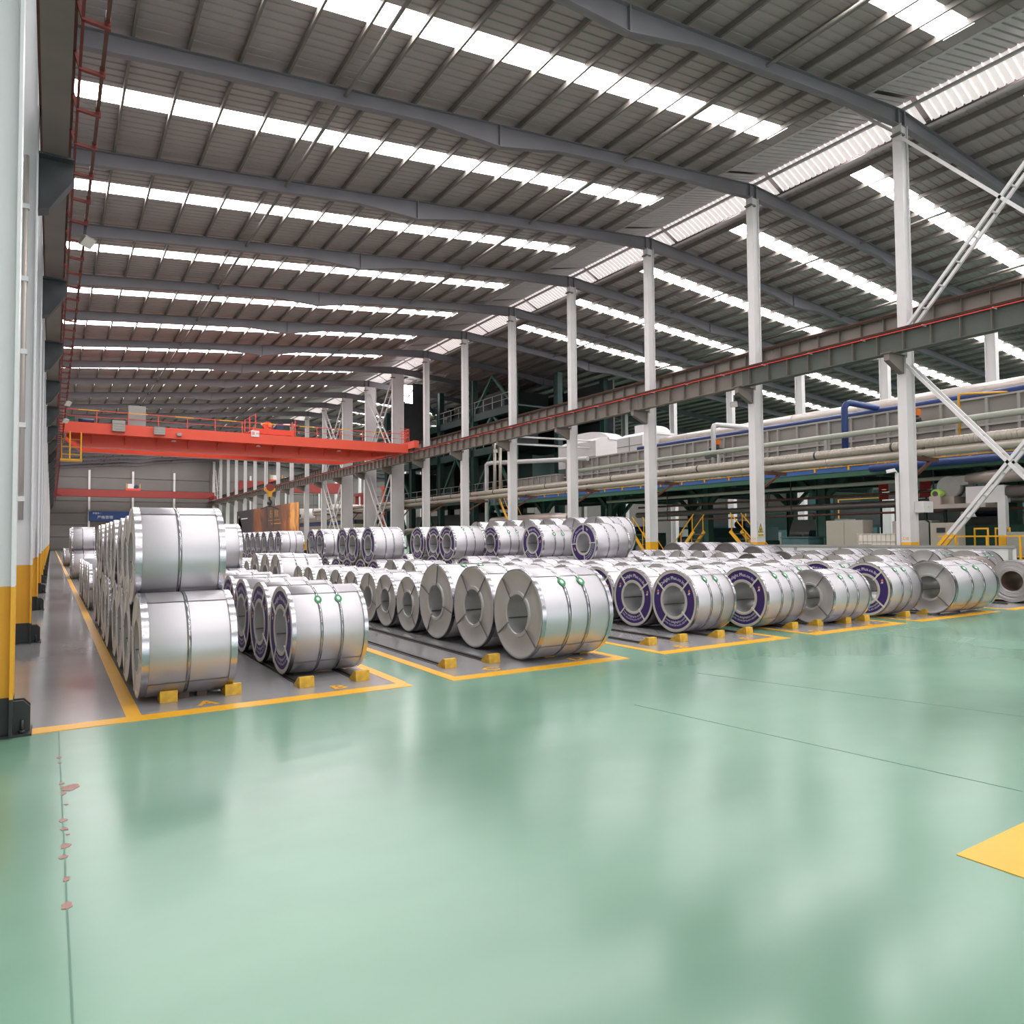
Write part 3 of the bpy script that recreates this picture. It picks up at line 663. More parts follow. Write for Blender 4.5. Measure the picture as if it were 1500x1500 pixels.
for k in range(5): rows['D'].append(('grey', .475, 24.15+.97*k))
for y in (16.55, 17.72): rows['E'].append(('grey', .53, y))
for k in range(17): rows['E'].append(('purple', .525, 18.85+1.06*k))
for k in (0, 1, 2, 4, 5, 9, 10, 11, 12, 13, 14, 15): ups['E'].append(('purple', .515, 19.38+1.06*k, 1.468))
for k in range(8): rows['F'].append(('purple', .521, 8.93+1.05*k))
for k in range(9): rows['G'].append(('purple', .53, 8.70+1.068*k))
for k in range(5): rows['G'].append(('purple', .535, 18.99+1.08*k))
for k in (0, 1, 2): ups['G'].append(('purple', .54, 20.61-.54+1.08*k, 1.49))
for y in (8.36, 9.45, 10.52, 11.6, 12.68, 14.56, 15.64, 16.96, 18.04, 19.36, 20.44): rows['H'].append(('grey' if y < 9 else 'purple', .49 if y < 9 else .535, y))
for y in (15.1, 17.5, 19.9): ups['H'].append(('purple', .535, y, 1.488))
for y in (8.48, 9.56, 10.66, 11.74): rows['I'].append(('purple', .533, y))
for y in (13.1, 14.2, 15.28): rows['I'].append(('grey', .53, y))
for k in range(8): rows['I'].append(('grey', .6, 16.47+1.205*k))
for k in range(7): ups['I'].append(('grey', .6, 17.07+1.205*k, 1.672))
rows['J'].append(('grey', .534, 7.95))
rows['L'] = [('hot', .50, 8.13), ('brown', .53, 9.2), ('grey', .53, 11.3), ('grey', .53, 12.4), ('grey', .53, 13.5), ('dark', .53, 15.4), ('grey', .53, 16.6)]
rows['M'] = [('grey', .53, 19.6), ('grey', .53, 20.68), ('grey', .53, 21.75), ('grey', .53, 22.83)]
rows['N'] = [('grey', .57, 10.8), ('grey', .57, 11.98), ('grey', .58, 13.3), ('grey', .58, 14.65), ('grey', .545, 15.9), ('dark', .525, 17.15), ('dark', .615, 18.4), ('dark', .68, 19.75), ('dark', .68, 21.2), ('dark', .68, 22.65)]
DESC = {'plain': 'beige-ended silver steel coil', 'purple': 'purple-ended silver steel coil', 'grey': 'grey-ended silver steel coil', 'hot': 'bare unwrapped grey steel coil', 'brown': 'pinkish silver steel coil', 'dark': 'dark-ended silver steel coil'}
RN = {'A': 'row A', 'B': 'row B', 'D': 'row D', 'E': 'row E', 'F': 'row F', 'G': 'row G', 'H': 'row H', 'I': 'row I', 'J': 'row J', 'L': 'the far right row', 'M': 'the short back row', 'N': 'the row beside the columns'}
GR = {'purple': (lambda: rr.uniform(-.25, .25)), 'grey': (lambda: rr.uniform(-.5, .5)), 'plain': (lambda: rr.uniform(-.1, .1))}
for ln in LX:
    x0, x1 = LX[ln]
    for i, (kind, R, Y) in enumerate(rows[ln]):
        a, b = x0, x1
        if ln == 'L' and i == 0: a, b = 19.3, 20.6
        near = Y < 13 or (ln in 'A' and Y < 17)
        jit = 0 if i == 0 else rr.uniform(-.025, .025)
        rot = 0.0 if i == 0 else GR.get(kind, lambda: 0)()
        only = len(rows[ln]) == 1
        lab = '%s, %s in %s' % (DESC[kind], nth(i) if i or not only else 'the only one', RN[ln])
        if ups[ln]: lab += ', below'
        coil(ln, kind, R, Y, lab, a+jit, b+jit, None, rot, not near, 'steel coils in %s' % RN[ln])
    for i, (kind, R, Y, zc) in enumerate(ups[ln]):
        jit = rr.uniform(-.04, .04) if (ln != 'A' or i) else 0.02
        lab = '%s, %s on the upper tier of %s' % (DESC[kind], nth(i), RN[ln])
        if ln == 'A' and i == 0: jit = -.018
        rot = {('H', 0): -0.75, ('H', 1): 0.3}.get((ln, i), 0.0 if (ln == 'A' and i == 0) else GR[kind]())
        coil(ln, kind, R, Y, lab, x0+jit, x1+jit, zc, rot, ln not in 'AGH', 'steel coils on the upper tier of %s' % RN[ln])
# ------------------------------------------------------------------ red overhead crane
cr = thing('overhead_crane', 'bright red double-girder overhead crane spanning the coil hall', 'crane', (12.8, 57.5, 8.0))
def girder(y0, y1, lab=None):
    prof = [(0.75, 8.75), (1.7, 8.12), (20.6, 8.12), (24.6, 8.85), (24.6, 9.42), (0.75, 9.42)]
    obj('box_girder', MB().prism(prof, 'y', y0, y1), 'red', cr)
    obj('bottom_flange', MB().prism([(0.75, 8.72), (1.7, 8.0), (20.6, 8.0), (24.6, 8.80), (24.6, 8.87), (20.6, 8.17), (1.7, 8.17), (0.75, 8.80)], 'y', y0-0.12, y1+0.12), 'red', cr)
    obj('crane_rail', MB().box(0.8, 24.6, (y0+y1)/2-0.05, (y0+y1)/2+0.05, 9.42, 9.52), 'rust', cr)
girder(56.2, 56.9); girder(59.3, 60.0)
obj('walkway', MB().box(0.4, 24.9, 55.0, 56.2, 8.78, 8.82), 'red', cr)
obj('walkway_edge', MB().box(0.4, 24.9, 54.96, 55.0, 8.76, 9.48), 'red', cr)
st = None
for i in range(12):
    x = 2.2+2.0*i
    if st is None: st = obj('walkway_gusset', MB().prism([(56.2, 8.25), (56.2, 8.78), (55.05, 8.78), (55.6, 8.66), (55.95, 8.5)], 'x', x-0.02, x+0.02), 'red', cr); sx = x
    else: share(st, 'walkway_gusset', cr, (x-sx, 0, 0))
for x in (0.0, 25.35):
    obj('end_carriage', MB().box(x-0.22, x+0.22, 54.3, 62.0, 9.14, 9.75), 'red', cr)
    for y in (55.0, 61.2): obj('wheel', MB().tube([(x-0.1, y, 9.25), (x+0.1, y, 9.25)], 0.24, 16), 'dark', cr)
rp = None
for i in range(14):
    x = 0.6+1.85*i
    if rp is None: rp = obj('railing_post', MB().box(x-0.025, x+0.025, 54.97, 55.02, 9.46, 10.32), 'red', cr); bx = x
    else: share(rp, 'railing_post', cr, (x-bx, 0, 0))
obj('railing', MB().bar((0.6, 55, 10.3), (24.7, 55, 10.3), 0.045), 'red', cr); obj('railing', MB().bar((0.6, 55, 9.88), (24.7, 55, 9.88), 0.03), 'red', cr)
for i in range(8): 
    x = 1.4+2.9*i; obj('railing_glint', MB().bar((x, 55, 10.30), (x+1.2, 55, 10.30), 0.055), 'yellow', cr)  # yellow lengths are painted light, dashes where it catches the top rail
for a, b, z0, z1, m in ((3.35, 4.1, 9.0, 9.72, 'box_grey'), (5.85, 6.55, 8.95, 9.45, 'box_grey'), (4.35, 5.4, 9.0, 10.9, 'grey'), (7.3, 7.6, 8.95, 9.15, 'box_grey')):
    q = obj('control_box', MB().box(a, b, 54.7 if m == 'box_grey' else 55.3, 54.96 if m == 'box_grey' else 55.8, z0, z1), m, cr); q['label'] = 'grey control box'
    if z1-z0 > .4 and m == 'box_grey':
        for j in range(3): obj('vent_slot', MB().box(a+0.04, b-0.04, 54.685, 54.70, z0+0.12+0.18*j, z0+0.17+0.18*j), 'grey', q)
obj('buffer_motor', MB().tube([(1.4, 55.3, 9.62), (2.3, 55.3, 9.62)], 0.14, 12), 'motor_blue', cr); obj('gearbox', MB().cbox((1.0, 55.3, 9.62), (0.4, 0.4, 0.4)), 'deck_green', cr)
obj('buffer_motor', MB().tube([(21.9, 55.3, 8.95+.1), (22.7, 55.3, 9.05)], 0.14, 12), 'motor_blue', cr); obj('gearbox', MB().cbox((24.2, 55.3, 9.05), (0.5, 0.4, 0.35)), 'deck_green', cr)
cage = MB()
for x in (0.95, 1.58): cage.box(x-0.04, x+0.04, 54.9, 54.98, 6.95, 8.8)
cage.box(0.42, 1.65, 54.9, 55.9, 6.9, 7.02)
for x in (0.5, 1.58): cage.box(x-0.03, x+0.03, 55.8, 55.88, 6.95, 8.7)
for zz in (7.4, 7.9, 8.4): cage.box(0.5, 1.58, 55.82, 55.86, zz-0.03, zz+0.03)
q = obj('access_cage', cage, 'yellow', cr); q['label'] = 'yellow access ladder cage'
cg = MB()
for i in range(7): cg.bar((25.0, 55-0.0+0.25*i, 9.7), (25.0, 55+0.25*i, 10.75), 0.03)
for zz in (10.1, 10.45, 10.75): cg.bar((25.0, 55, zz), (25.0, 56.5, zz), 0.03).bar((24.2, 55, zz), (25.0, 55, zz), 0.03)
obj('end_railing', cg, 'red', cr)
obj('light_pod', MB().tube([(13.0, 55.6, 8.62), (13.0, 55.6, 8.75)], [0.18, 0.1], 12), 'white_metal', cr); obj('light_pod', MB().tube([(19.2, 55.6, 8.62), (19.2, 55.6, 8.75)], [0.18, 0.1], 12), 'white_metal', cr); obj('light_pod', MB().tube([(7.2, 55.6, 8.62), (7.2, 55.6, 8.75)], [0.18, 0.1], 12), 'white_metal', cr)
sp = obj('number_plate', MB().box(12.32, 12.9, 54.92, 54.955, 9.26, 9.72), 'white_metal', cr)
mb = MB(); text_plane(mb, '重 M', 0.27, (12.61, 54.915, 9.40), (1, 0, 0), (0, 0, 1)); obj('plate_lettering', mb, 'redbar', sp)
tr = thing('crane_trolley', 'red hoist trolley with orange drum and blue motor, on top of the red crane', 'trolley', (14.3, 58.1, 9.52))
obj('frame', MB().box(12.9, 15.9, 56.4, 59.9, 9.72, 10.12), 'red', tr)
for x in (13.3, 15.5):
    for y in (56.55, 59.65): obj('wheel', MB().tube([(x, y-.08, 9.70), (x, y+.08, 9.70)], 0.18, 14), 'dark', tr)
obj('rope_drum', MB().tube([(14.0, 56.9, 10.45), (14.0, 59.4, 10.45)], 0.34, 18), 'red', tr); obj('drum_cap', MB().tube([(14.12, 56.78, 10.5), (14.12, 56.9, 10.5)], 0.17, 14), 'orange_m', tr)
obj('motor', MB().tube([(14.9, 56.8, 10.42), (14.9, 57.8, 10.42)], 0.30, 16), 'motor_blue', tr); obj('motor_base', MB().box(14.55, 15.3, 56.7, 58, 10.12, 10.25), 'dark', tr)
obj('gearbox', MB().cbox((13.3, 57.2, 10.3), (0.5, 0.7, 0.36)), 'deck_green', tr); obj('gearbox', MB().cbox((15.45, 57.2, 10.36), (0.4, 0.7, 0.5)), 'dark_green', tr)
rl = MB()
for x, h in ((12.2, 10.7), (12.55, 10.9), (12.98, 11.25), (15.75, 10.8), (15.98, 11.0)): rl.box(x-.03, x+.03, 56.42, 56.48, 9.75, h)
rl.bar((12.2, 56.45, 10.7), (12.98, 56.45, 11.2), .03).bar((12.2, 56.45, 10.1), (12.98, 56.45, 10.15), .05).box(12.15, 12.95, 56.42, 57.2, 9.74, 9.79)
obj('railing', rl, 'red', tr)
hk = thing('hook_block', 'yellow crane hook block hanging below the red crane, in front of the flame banner', 'hook', (14.3, 57.5, 4.4))
obj('sheave_block', MB().prism([(13.9, 5.62), (14.05, 5.78), (14.55, 5.78), (14.7, 5.62), (14.7, 5.5), (14.45, 5.28), (14.42, 4.98), (14.18, 4.98), (14.15, 5.28), (13.9, 5.5)], 'y', 57.3, 57.7), 'yellow', hk)
obj('sheave', MB().tube([(14.3, 57.25, 5.72), (14.3, 57.75, 5.72)], 0.30, 18), 'dark_red', hk)
rp_ = MB()
for dx in (-.25, -.12, .12, .25): rp_.tube([(14.3+dx, 57.5, 5.75), (14.3+dx*0.8, 57.5, 10.1)], 0.012, 5)
obj('hoist_rope', rp_, 'dark', hk)
obj('hook', MB().tube([(14.3, 57.5, 5.0), (14.3, 57.5, 4.78), (14.42, 57.5, 4.66), (14.44, 57.5, 4.52), (14.32, 57.5, 4.40), (14.18, 57.5, 4.46), (14.14, 57.5, 4.58)], [0.06, .06, .07, .08, .08, .06, .03], 8), 'black', hk)
tg = thing('lifting_tongs', 'black coil lifting tongs hanging on the crane hook', 'tongs', (14.3, 57.5, 2.6))
obj('shackle', MB().tube([(14.3, 57.5, 4.6), (14.16, 57.5, 4.45), (14.2, 57.5, 4.28), (14.3, 57.5, 4.2), (14.4, 57.5, 4.28), (14.44, 57.5, 4.45), (14.3, 57.5, 4.6)], 0.035, 6), 'black', tg)
obj('spreader', MB().bar((14.3, 57.5, 4.3), (13.62, 57.5, 4.02), 0.07).bar((14.3, 57.5, 4.3), (15.0, 57.5, 4.02), 0.07), 'black', tg)
obj('arm', MB().box(14.08, 14.13, 57.44, 57.56, 2.6, 4.22), 'dark', tg); obj('arm', MB().box(14.56, 14.61, 57.44, 57.56, 2.6, 4.22), 'dark', tg)
def far_crane(y, x0, x1, z0, z1, label, tx, ze=9.14):
    t = thing('overhead_crane', label, 'crane', ((x0+x1)/2, y, z0))
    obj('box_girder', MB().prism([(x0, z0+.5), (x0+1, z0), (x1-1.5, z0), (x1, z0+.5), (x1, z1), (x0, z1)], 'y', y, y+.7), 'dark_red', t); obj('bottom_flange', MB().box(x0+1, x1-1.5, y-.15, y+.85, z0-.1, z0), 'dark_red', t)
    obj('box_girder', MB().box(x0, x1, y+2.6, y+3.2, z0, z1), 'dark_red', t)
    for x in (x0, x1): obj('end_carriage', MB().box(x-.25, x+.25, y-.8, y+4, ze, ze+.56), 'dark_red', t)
    obj('trolley', MB().box(tx, tx+2.2, y+.1, y+3, z1, z1+.35), 'red', t); obj('hoist_motor', MB().tube([(tx+1.6, y+.4, z1+.65), (tx+1.6, y+1.4, z1+.65)], .35, 12), 'motor_blue', t)
    obj('control_box', MB().box(tx+.25, tx+1.1, y+.2, y+.8, z1+.35, z1+1.15), 'white_metal', t); obj('trolley_post', MB().box(tx, tx+.08, y+.2, y+.3, z1+.3, z1+1.2).box(tx+2.1, tx+2.18, y+.2, y+.3, z1+.3, z1+1.2), 'yellow', t)
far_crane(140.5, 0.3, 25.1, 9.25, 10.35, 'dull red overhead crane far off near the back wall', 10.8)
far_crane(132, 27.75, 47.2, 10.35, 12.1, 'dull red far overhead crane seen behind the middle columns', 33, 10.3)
# ------------------------------------------------------------------ banners
t = thing('blue_banner', 'blue banner with white lettering on the far back wall', 'banner', (8.9, 147, 5.2))
obj('cloth', MB().box(5.5, 12.4, 147.0, 147.04, 5.2, 6.9), 'banner_blue', t)
mb = MB(); text_plane(mb, '质量第一', 0.34, (6.1, 146.97, 6.42), (1, 0, 0), (0, 0, 1), 'LEFT'); text_plane(mb, '严格管理', 0.62, (6.8, 146.97, 5.62), (1, 0, 0), (0, 0, 1), 'LEFT'); obj('lettering', mb, 'print_white', t)
obj('hanger', MB().box(5.5, 5.6, 147.0, 147.1, 6.85, 7.2).box(12.3, 12.4, 147.0, 147.1, 6.85, 7.2).box(5.45, 12.45, 147.04, YB-0.09, 6.84, 6.9), 'dark', t)
t = thing('flame_banner', 'long dark banner printed with orange flames and gold letters, before the columns', 'banner', (25.25, 104.7, 0))
b0 = obj('print', MB().box(25.22, 25.26, 87.4, 122.0, 2.2, 6.2), 'fire', t)
fr = MB()
for y in (87.6, 96.2, 104.8, 113.4, 121.8): fr.box(25.27, 25.35, y-.05, y+.05, 0, 6.2)
fr.box(25.27, 25.35, 87.4, 122, 2.2, 2.3).box(25.27, 25.35, 87.4, 122, 6.1, 6.2); obj('frame', fr, 'dark', t)
mb = MB(); text_plane(mb, '匠心 铸就', 1.05, (25.21, 99.0, 4.75), (0, -1, 0), (0, 0, 1)); obj('gold_lettering', mb, 'gold', t)
mb = MB(); mb.box(25.2, 25.215, 96, 102, 4.25, 4.31).box(25.2, 25.215, 95.5, 100.5, 3.75, 3.85); obj('gold_rule', mb, 'gold', t)
mb = MB().prism([(120.2, 5.3), (120.9, 5.5), (120.6, 4.6), (120.8, 3.6), (119.0, 3.2), (118.2, 3.7), (119.6, 3.0), (120.6, 2.6), (121.1, 3.4), (121.0, 4.6)], 'x', 25.2, 25.215); obj('gold_figure', mb, 'gold', t)
mb = MB().box(25.2, 25.215, 114.5, 118.8, 4.85, 5.0); obj('white_rule', mb, 'print_white', t)
# ------------------------------------------------------------------ production line: pipe rack on the middle columns
bq = None
t = thing('pipe_rack', 'red oxide brackets on the middle columns carrying the two long pipes', 'rack', (27.2, 60, 3.9))
for k in range(0, 12):
    y = Y0+BAY*k; xs = XC+0.22 if not wide(k) else XC+.9
    mb = MB().box(xs, 28.15, y-0.07, y+0.07, 4.38, 4.53).bar((xs, y, 3.7), (27.75, y, 4.42), 0.10)
    obj('bracket', mb, 'rust', t)
def pipe(label, x, zc, r, y0, y1, m, joints=0, cat='pipe', jr=1.06, jm=None, x2=None):
    t = thing('long_pipe', label, cat, (x, (y0+y1)/2, zc-r))
    p = obj('tube', MB().tube([(x, y0, zc), (x2 or x, y1, zc)], r, 18), m, t)
    if joints:
        j0 = None; n = int((y1-y0)/joints)
        for i in range(n):
            y = y0+joints*(i+.5)
            if j0 is None: j0 = obj('joint_band', MB().tube([(x, y-.04, zc), (x, y+.04, zc)], r*jr, 18), jm or m, t); by = y
            else: share(j0, 'joint_band', t, (0, y-by, 0))
    return t
pipe('lower smooth beige lagged pipe on the red brackets', 27.35, 4.70, 0.17, -6, 88, 'lagging', 4.4, jm='duct')
t = pipe('upper ribbed beige lagged pipe on the red brackets', 27.3, 5.03, 0.165, -6, 88, 'lagging', 3.3, jm='dark')
h0 = obj('rib', MB().tube([(27.3, -5.9, 5.03), (27.3, -5.86, 5.03)], 0.173, 18), 'lagging', t)
for i in range(1, 230): share(h0, 'rib', t, (0, 0.17*i, 0))
sd = MB()
for i in range(16): sd.box(27.22, 27.42, 0.9+BAY*i, 1.0+BAY*i, 4.5, 4.9)
obj('pipe_saddle', sd, 'dark', t)
# platform
pf = thing('platform', 'dark green steel platform with blue and green edge, carrying the furnace casing', 'platform', (34, 22, 0))
obj('deck', MB().box(29.0, 41.0, -4, 48.3, 4.45, 4.62), 'dark_green', pf)
q = obj('blue_edge', MB().box(28.84, 28.88, 17.0, 48.3, 4.40, 4.60), 'blue2', pf); q = obj('green_edge', MB().box(28.88, 29.1, -4, 48.3, 4.18, 4.46), 'edge_green', pf)
q = obj('edge_rail', MB().bar((28.8, -4, 4.63), (28.8, 48.3, 4.63), 0.03), 'yellow', pf); q['label'] = 'thin yellow edge rail'
c0 = obj('edge_clip', MB().box(28.80, 28.85, 0.4, 0.48, 4.45, 4.66), 'yellow', pf)
for i in range(1, 30): share(c0, 'edge_clip', pf, (0, 1.62*i, 0))
for i, y in enumerate((5.2, 12.95, 21.0, 28.2, 36.4, 44.0)):
    for x in (31.0, 38.5):
        mb = MB().isec('z', 0.0, 4.45, x, y, 0.42, 0.5, 0.05, 0.3)
        mb.bar((x, y, 3.3), (x, y-1.3, 4.4), 0.22).bar((x, y, 3.3), (x, y+1.3, 4.4), 0.22)
        obj('leg', mb, 'deck_green', pf)
for y in (0, 8.9, 17, 24.6, 32.3, 40.2): obj('cross_beam', MB().box(29, 41, y-.15, y+.15, 4.1, 4.45), 'dark_green', pf)
for x in (33.5, 36.5): obj('stringer', MB().box(x-.12, x+.12, -4, 48.3, 4.15, 4.45), 'dark_green', pf)
# casing
cs = thing('furnace_casing', 'long grey ribbed furnace casing on top of the green platform', 'furnace', (33, 22, 4.62))
obj('casing_wall', MB().box(31.1, 35, 2, 41.5, 4.62, 7.02), 'casing', cs)
yy = 2.3; i = 0; r0_ = None
while yy < 41.3:
    if r0_ is None: r0_ = obj('upright_rib', MB().box(30.96, 31.1, yy-.05, yy+.05, 4.62, 7.04), 'casing_rib', cs); by = yy
    else: share(r0_, 'upright_rib', cs, (0, yy-by, 0))
    yy += 0.62 if i % 3 == 1 else 1.12; i += 1
obj('top_rail', MB().box(30.95, 35.05, 1.9, 41.6, 7.02, 7.10), 'casing_rib', cs); obj('mid_rail', MB().box(30.95, 31.1, 1.9, 41.6, 5.92, 6.0), 'casing_rib', cs)
obj('lower_casing', MB().box(30.6, 31.15, 41.7, 48.2, 4.62, 6.15), 'casing', cs)
lr = MB()
for i in range(9): lr.box(30.5, 30.6, 41.8+.75*i, 41.88+.75*i, 4.62, 6.18)
obj('lower_casing_rib', lr.box(30.48, 31.2, 41.7, 48.2, 6.15, 6.22), 'casing_rib', cs)
pn = None
for i in range(12):
    y = 4+3.1*i
    if pn is None: pn = obj('burner', MB().tube([(30.55, y, 5.35), (31.1, y, 5.35)], [.16, .2], 12).box(30.4, 30.7, y-.2, y+.35, 5.0, 5.15).bar((30.6, y-.3, 4.7), (30.6, y-.3, 5.4), .05).tube([(30.6, y-.3, 5.3), (30.6, y+.6, 5.3)], .06, 8), 'duct_dark', cs); by = y
    else: share(pn, 'burner', cs, (0, y-by, 0))
hp = None
for i in range(14):
    y = 3.4+2.7*i
    if hp is None: hp = obj('walk_railing', MB().bar((29.6, y, 5.25), (29.6, y+1.0, 5.25), .05).bar((29.6, y+.5, 4.62), (29.6, y+.5, 5.25), .05), 'yellow', cs); by = y
    else: share(hp, 'walk_railing', cs, (0, y-by, 0))
q = obj('gas_line', MB().tube([(29.9, 2, 5.15), (29.9, 41, 5.15)], .035, 6), 'dark', cs)
t = pipe('pale green pipe running in front of the furnace casing', 29.35, 6.05, 0.125, -5, 38.6, 'palegreen', 0)
sd = MB()
for i in range(7): sd.box(29.3, 29.42, 1+6.2*i, 1.12+6.2*i, 4.62, 5.94)
obj('support', sd, 'casing_rib', t)
t = pipe('dark blue pipe along the top of the furnace casing', 31.2, 7.22, 0.11, -4, 34, 'blue', 0)
t = pipe('thick cream lagged duct above the furnace casing', 32.8, 7.62, 0.36, -4, 33.4, 'cream', 3.7, jr=1.03, jm='cream')
sd = MB()
for i in range(8): sd.box(32.7, 32.9, 0.5+4.3*i, 0.6+4.3*i, 7.02, 7.3)
obj('support', sd, 'dark', t)
t = thing('blue_pipe_arch', 'dark blue pipe arch rising from the pipes to the casing top', 'pipe', (29.7, 18.9, 5.1))
obj('tube', MB().tube([(29.7, 18.95, 4.62), (29.7, 18.95, 7.3), (29.78, 18.9, 7.48), (30.0, 18.85, 7.55), (31.2, 18.3, 7.35)], .14, 14), 'blue', t)
t = thing('white_pipe_arch', 'white pipe arch rising beside the second column from the right', 'pipe', (29.7, 26.5, 5.1))
obj('tube', MB().tube([(29.7, 26.5, 5.4), (29.7, 26.5, 7.42), (29.78, 26.5, 7.55), (29.95, 26.45, 7.6), (32.6, 25.6, 7.5)], .13, 12), 'white_metal', t); obj('tee', MB().tube([(29.7, 26.0, 5.95), (29.7, 27.0, 5.95)], .17, 10).box(29.6, 29.8, 26.4, 26.6, 4.62, 5.4), 'grey', t)
t = thing('yellow_pipe_frame', 'thin yellow pipe frame standing before the casing, near the white brace', 'pipe', (29.6, 14, 4.62))
obj('tube', MB().tube([(29.8, 14.2, 4.62), (29.8, 14.2, 7.05), (29.86, 14.15, 7.12), (31.2, 13.0, 7.15)], .045, 8), 'yellow', t)
for i, (y, nm) in enumerate(((26.9, 'left'), (16.2, 'right'))):
    t = thing('pipe_valve', 'valve with orange actuator on the casing, %s one' % nm, 'valve', (30.4, y, 6.3))
    obj('actuator', MB().cbox((30.4, y, 6.75), (.3, .3, .28)), 'orange_m', t); obj('valve_body', MB().tube([(30.4, y, 6.25), (30.4, y, 6.62)], [.2, .12], 10).tube([(30.2, y-.3, 6.4), (30.2, y+.3, 6.4)], .09, 8).bar((30.4, y, 6.4), (31.1, y, 6.4), .08), 'dark', t)
for i, (y0, y1, z0, z1) in enumerate(((33.6, 36.0, 6.9, 8.35), (38.2, 42.5, 6.6, 8.55))):
    t = thing('lagged_hood', ('white lagged box hood on the casing, right one', 'wide white lagged hood on the casing, left one')[i], 'hood', (32.5, (y0+y1)/2, z0-.2))
    obj('body', MB().prism([(31.2, z0), (34, z0), (34, z1), (31.9, z1), (31.2, z1-.3)], 'y', y0, y1), 'white_metal', t)
    ym = y0-.1; rad = (y1-y0)*.62
    obj('elbow', MB().prism([(y1-.5, z1-.15), (ym, z1-.15)]+[(ym+rad*(1-cos(g*pi/16)), z1-.15+.75*sin(g*pi/16)) for g in range(0, 9)][1:]+[(y1-.5, z1+.6)], 'x', 32.3, 33.6), 'white_metal', t)
    obj('seam_band', MB().box(31.17, 31.2, (y0+y1)/2-.03, (y0+y1)/2+.03, z0, z1-.3).box(31.17, 31.2, y0, y1, z0+.55, z0+.6), 'grey', t)
    obj('foot', MB().box(31.6, 33.8, y0+.2, y1-.2, 7.0, z0+.05) if i == 0 else MB().box(31.4, 33.8, y0+.2, 41.4, 6.4, z0+.05), 'grey', t)
for i, zz in enumerate((8.35, 7.85)):
    t = thing('cross_pipe', ('upper', 'lower')[i]+' thin grey pipe crossing between two columns towards the casing', 'pipe', (29, 40.5, zz))
    obj('tube', MB().tube([(26.4, 40.7, zz+.12), (32.2, 38.5, zz-.1)], .06, 8), 'white_metal', t)
for i, (ya, yb, za, zb) in enumerate(((48.6, 44.0, 7.5, 3.0), (47.2, 46.9, 9.0, 4.2), (46.4, 46.1, 9.0, 4.2))):
    t = thing('riser_pipe', ('square white riser pipe bending over beside the stairs', 'left thin riser pipe above the stairs', 'right thin riser pipe above the stairs')[i], 'pipe', (28.6, ya, 0 if i == 0 else 4.2))
    if i == 0: obj('tube', MB().tube([(28.7, 48.6, 0.1), (28.7, 48.6, 7.35), (28.75, 48.5, 7.45), (28.9, 48.2, 7.5), (30.75, 38.5, 7.0)], .16, 12), 'white_metal', t)
    else: obj('tube', MB().tube([(28.6, ya, 4.25), (28.6, ya, 9.2)], .12, 10).bar((28.6, ya, 4.3), (29.1, ya, 4.3), .1), 'lagging', t)
t = thing('lower_duct', 'big beige lagged duct lying low beyond the far row of coils', 'duct', (28.2, 41, 2.5))
obj('tube', MB().tube([(28.3, 37.4, 2.9), (28.3, 39.2, 2.95), (28.3, 47, 2.85)], [.30, .36, .36], 18), 'duct', t); obj('support', MB().box(28.2, 28.4, 39, 39.2, 0, 2.6).box(28.2, 28.4, 44, 44.2, 0, 2.55), 'dark_green', t)
t = thing('lower_duct', 'dim grey pipe lying low left of the big beige duct', 'duct', (28.5, 56, 2.1))
obj('tube', MB().tube([(28.5, 50, 2.35), (28.5, 63, 2.35), (28.5, 64.5, 2.0), (28.5, 65, 1.2)], .26, 14), 'duct_dark', t); obj('flange', MB().tube([(28.5, 60, 2.35), (28.5, 60.8, 2.35)], .42, 14), 'dark', t); obj('support', MB().box(28.4, 28.6, 52, 52.2, 0, 2.2).box(28.4, 28.6, 62, 62.2, 0, 2.2), 'dark_green', t)
# pipes below the platform
for lab, x, zc, r, m, y0, y1 in (('pale pipe slung under the platform, topmost', 30.3, 3.92, .085, 'palegreen', 9, 36), ('red-brown pipe slung under the platform', 30.3, 3.42, .06, 'rust', 6, 33), ('thick dull beige pipe under the platform', 30.6, 2.98, .16, 'duct_dark', 6, 33.5), ('thin red-brown pipe under the platform, lowest', 30.2, 2.60, .05, 'rust', 4, 32)):
    t = pipe(lab, x, zc, r, y0, y1, m, 0)
    sd = MB()
    for i in range(4):
        y = y0+1.5+(y1-y0-3)*i/3; sd.box(x-.02, x+.02, y-.02, y+.02, zc, 4.3)
    obj('hanger', sd, 'dark', t)
# fan and ducts on the right
t = thing('fan_duct', 'copper-tinted round duct ending in a grey blower with lime green motor', 'duct', (29, 12, 0))
obj('tube', MB().tube([(29.0, 13.6, 3.72), (29.0, 12.6, 3.76), (29.0, 3, 3.9)], [.20, .25, .27], 20), 'duct', t)
obj('blower_housing', MB().tube([(28.8, 14.2, 3.45), (29.25, 14.2, 3.45)], .42, 22).box(28.83, 29.22, 13.5, 14.2, 3.5, 3.84), 'grey', t)
obj('motor', MB().tube([(28.35, 14.45, 3.2), (28.8, 14.45, 3.2)], .17, 16), 'limegreen', t); obj('motor_cap', MB().tube([(28.33, 14.45, 3.2), (28.36, 14.45, 3.2)], .1, 12), 'dark', t)
obj('base_frame', MB().box(28.1, 29.6, 12.6, 15.0, 2.62, 2.78).box(28.2, 28.3, 14.2, 14.6, 2.78, 3.1).box(28.6, 29.4, 13.9, 14.6, 2.78, 3.08), 'duct', t)
obj('leg', MB().box(29.4, 29.5, 14.6, 14.7, 0, 2.62).box(29.4, 29.5, 12.7, 12.8, 0, 2.62), 'dark_green', t)
t = thing('outlet_duct', 'darker duct below the copper-tinted duct with pale sheet metal transition', 'duct', (29, 9, 2.7))
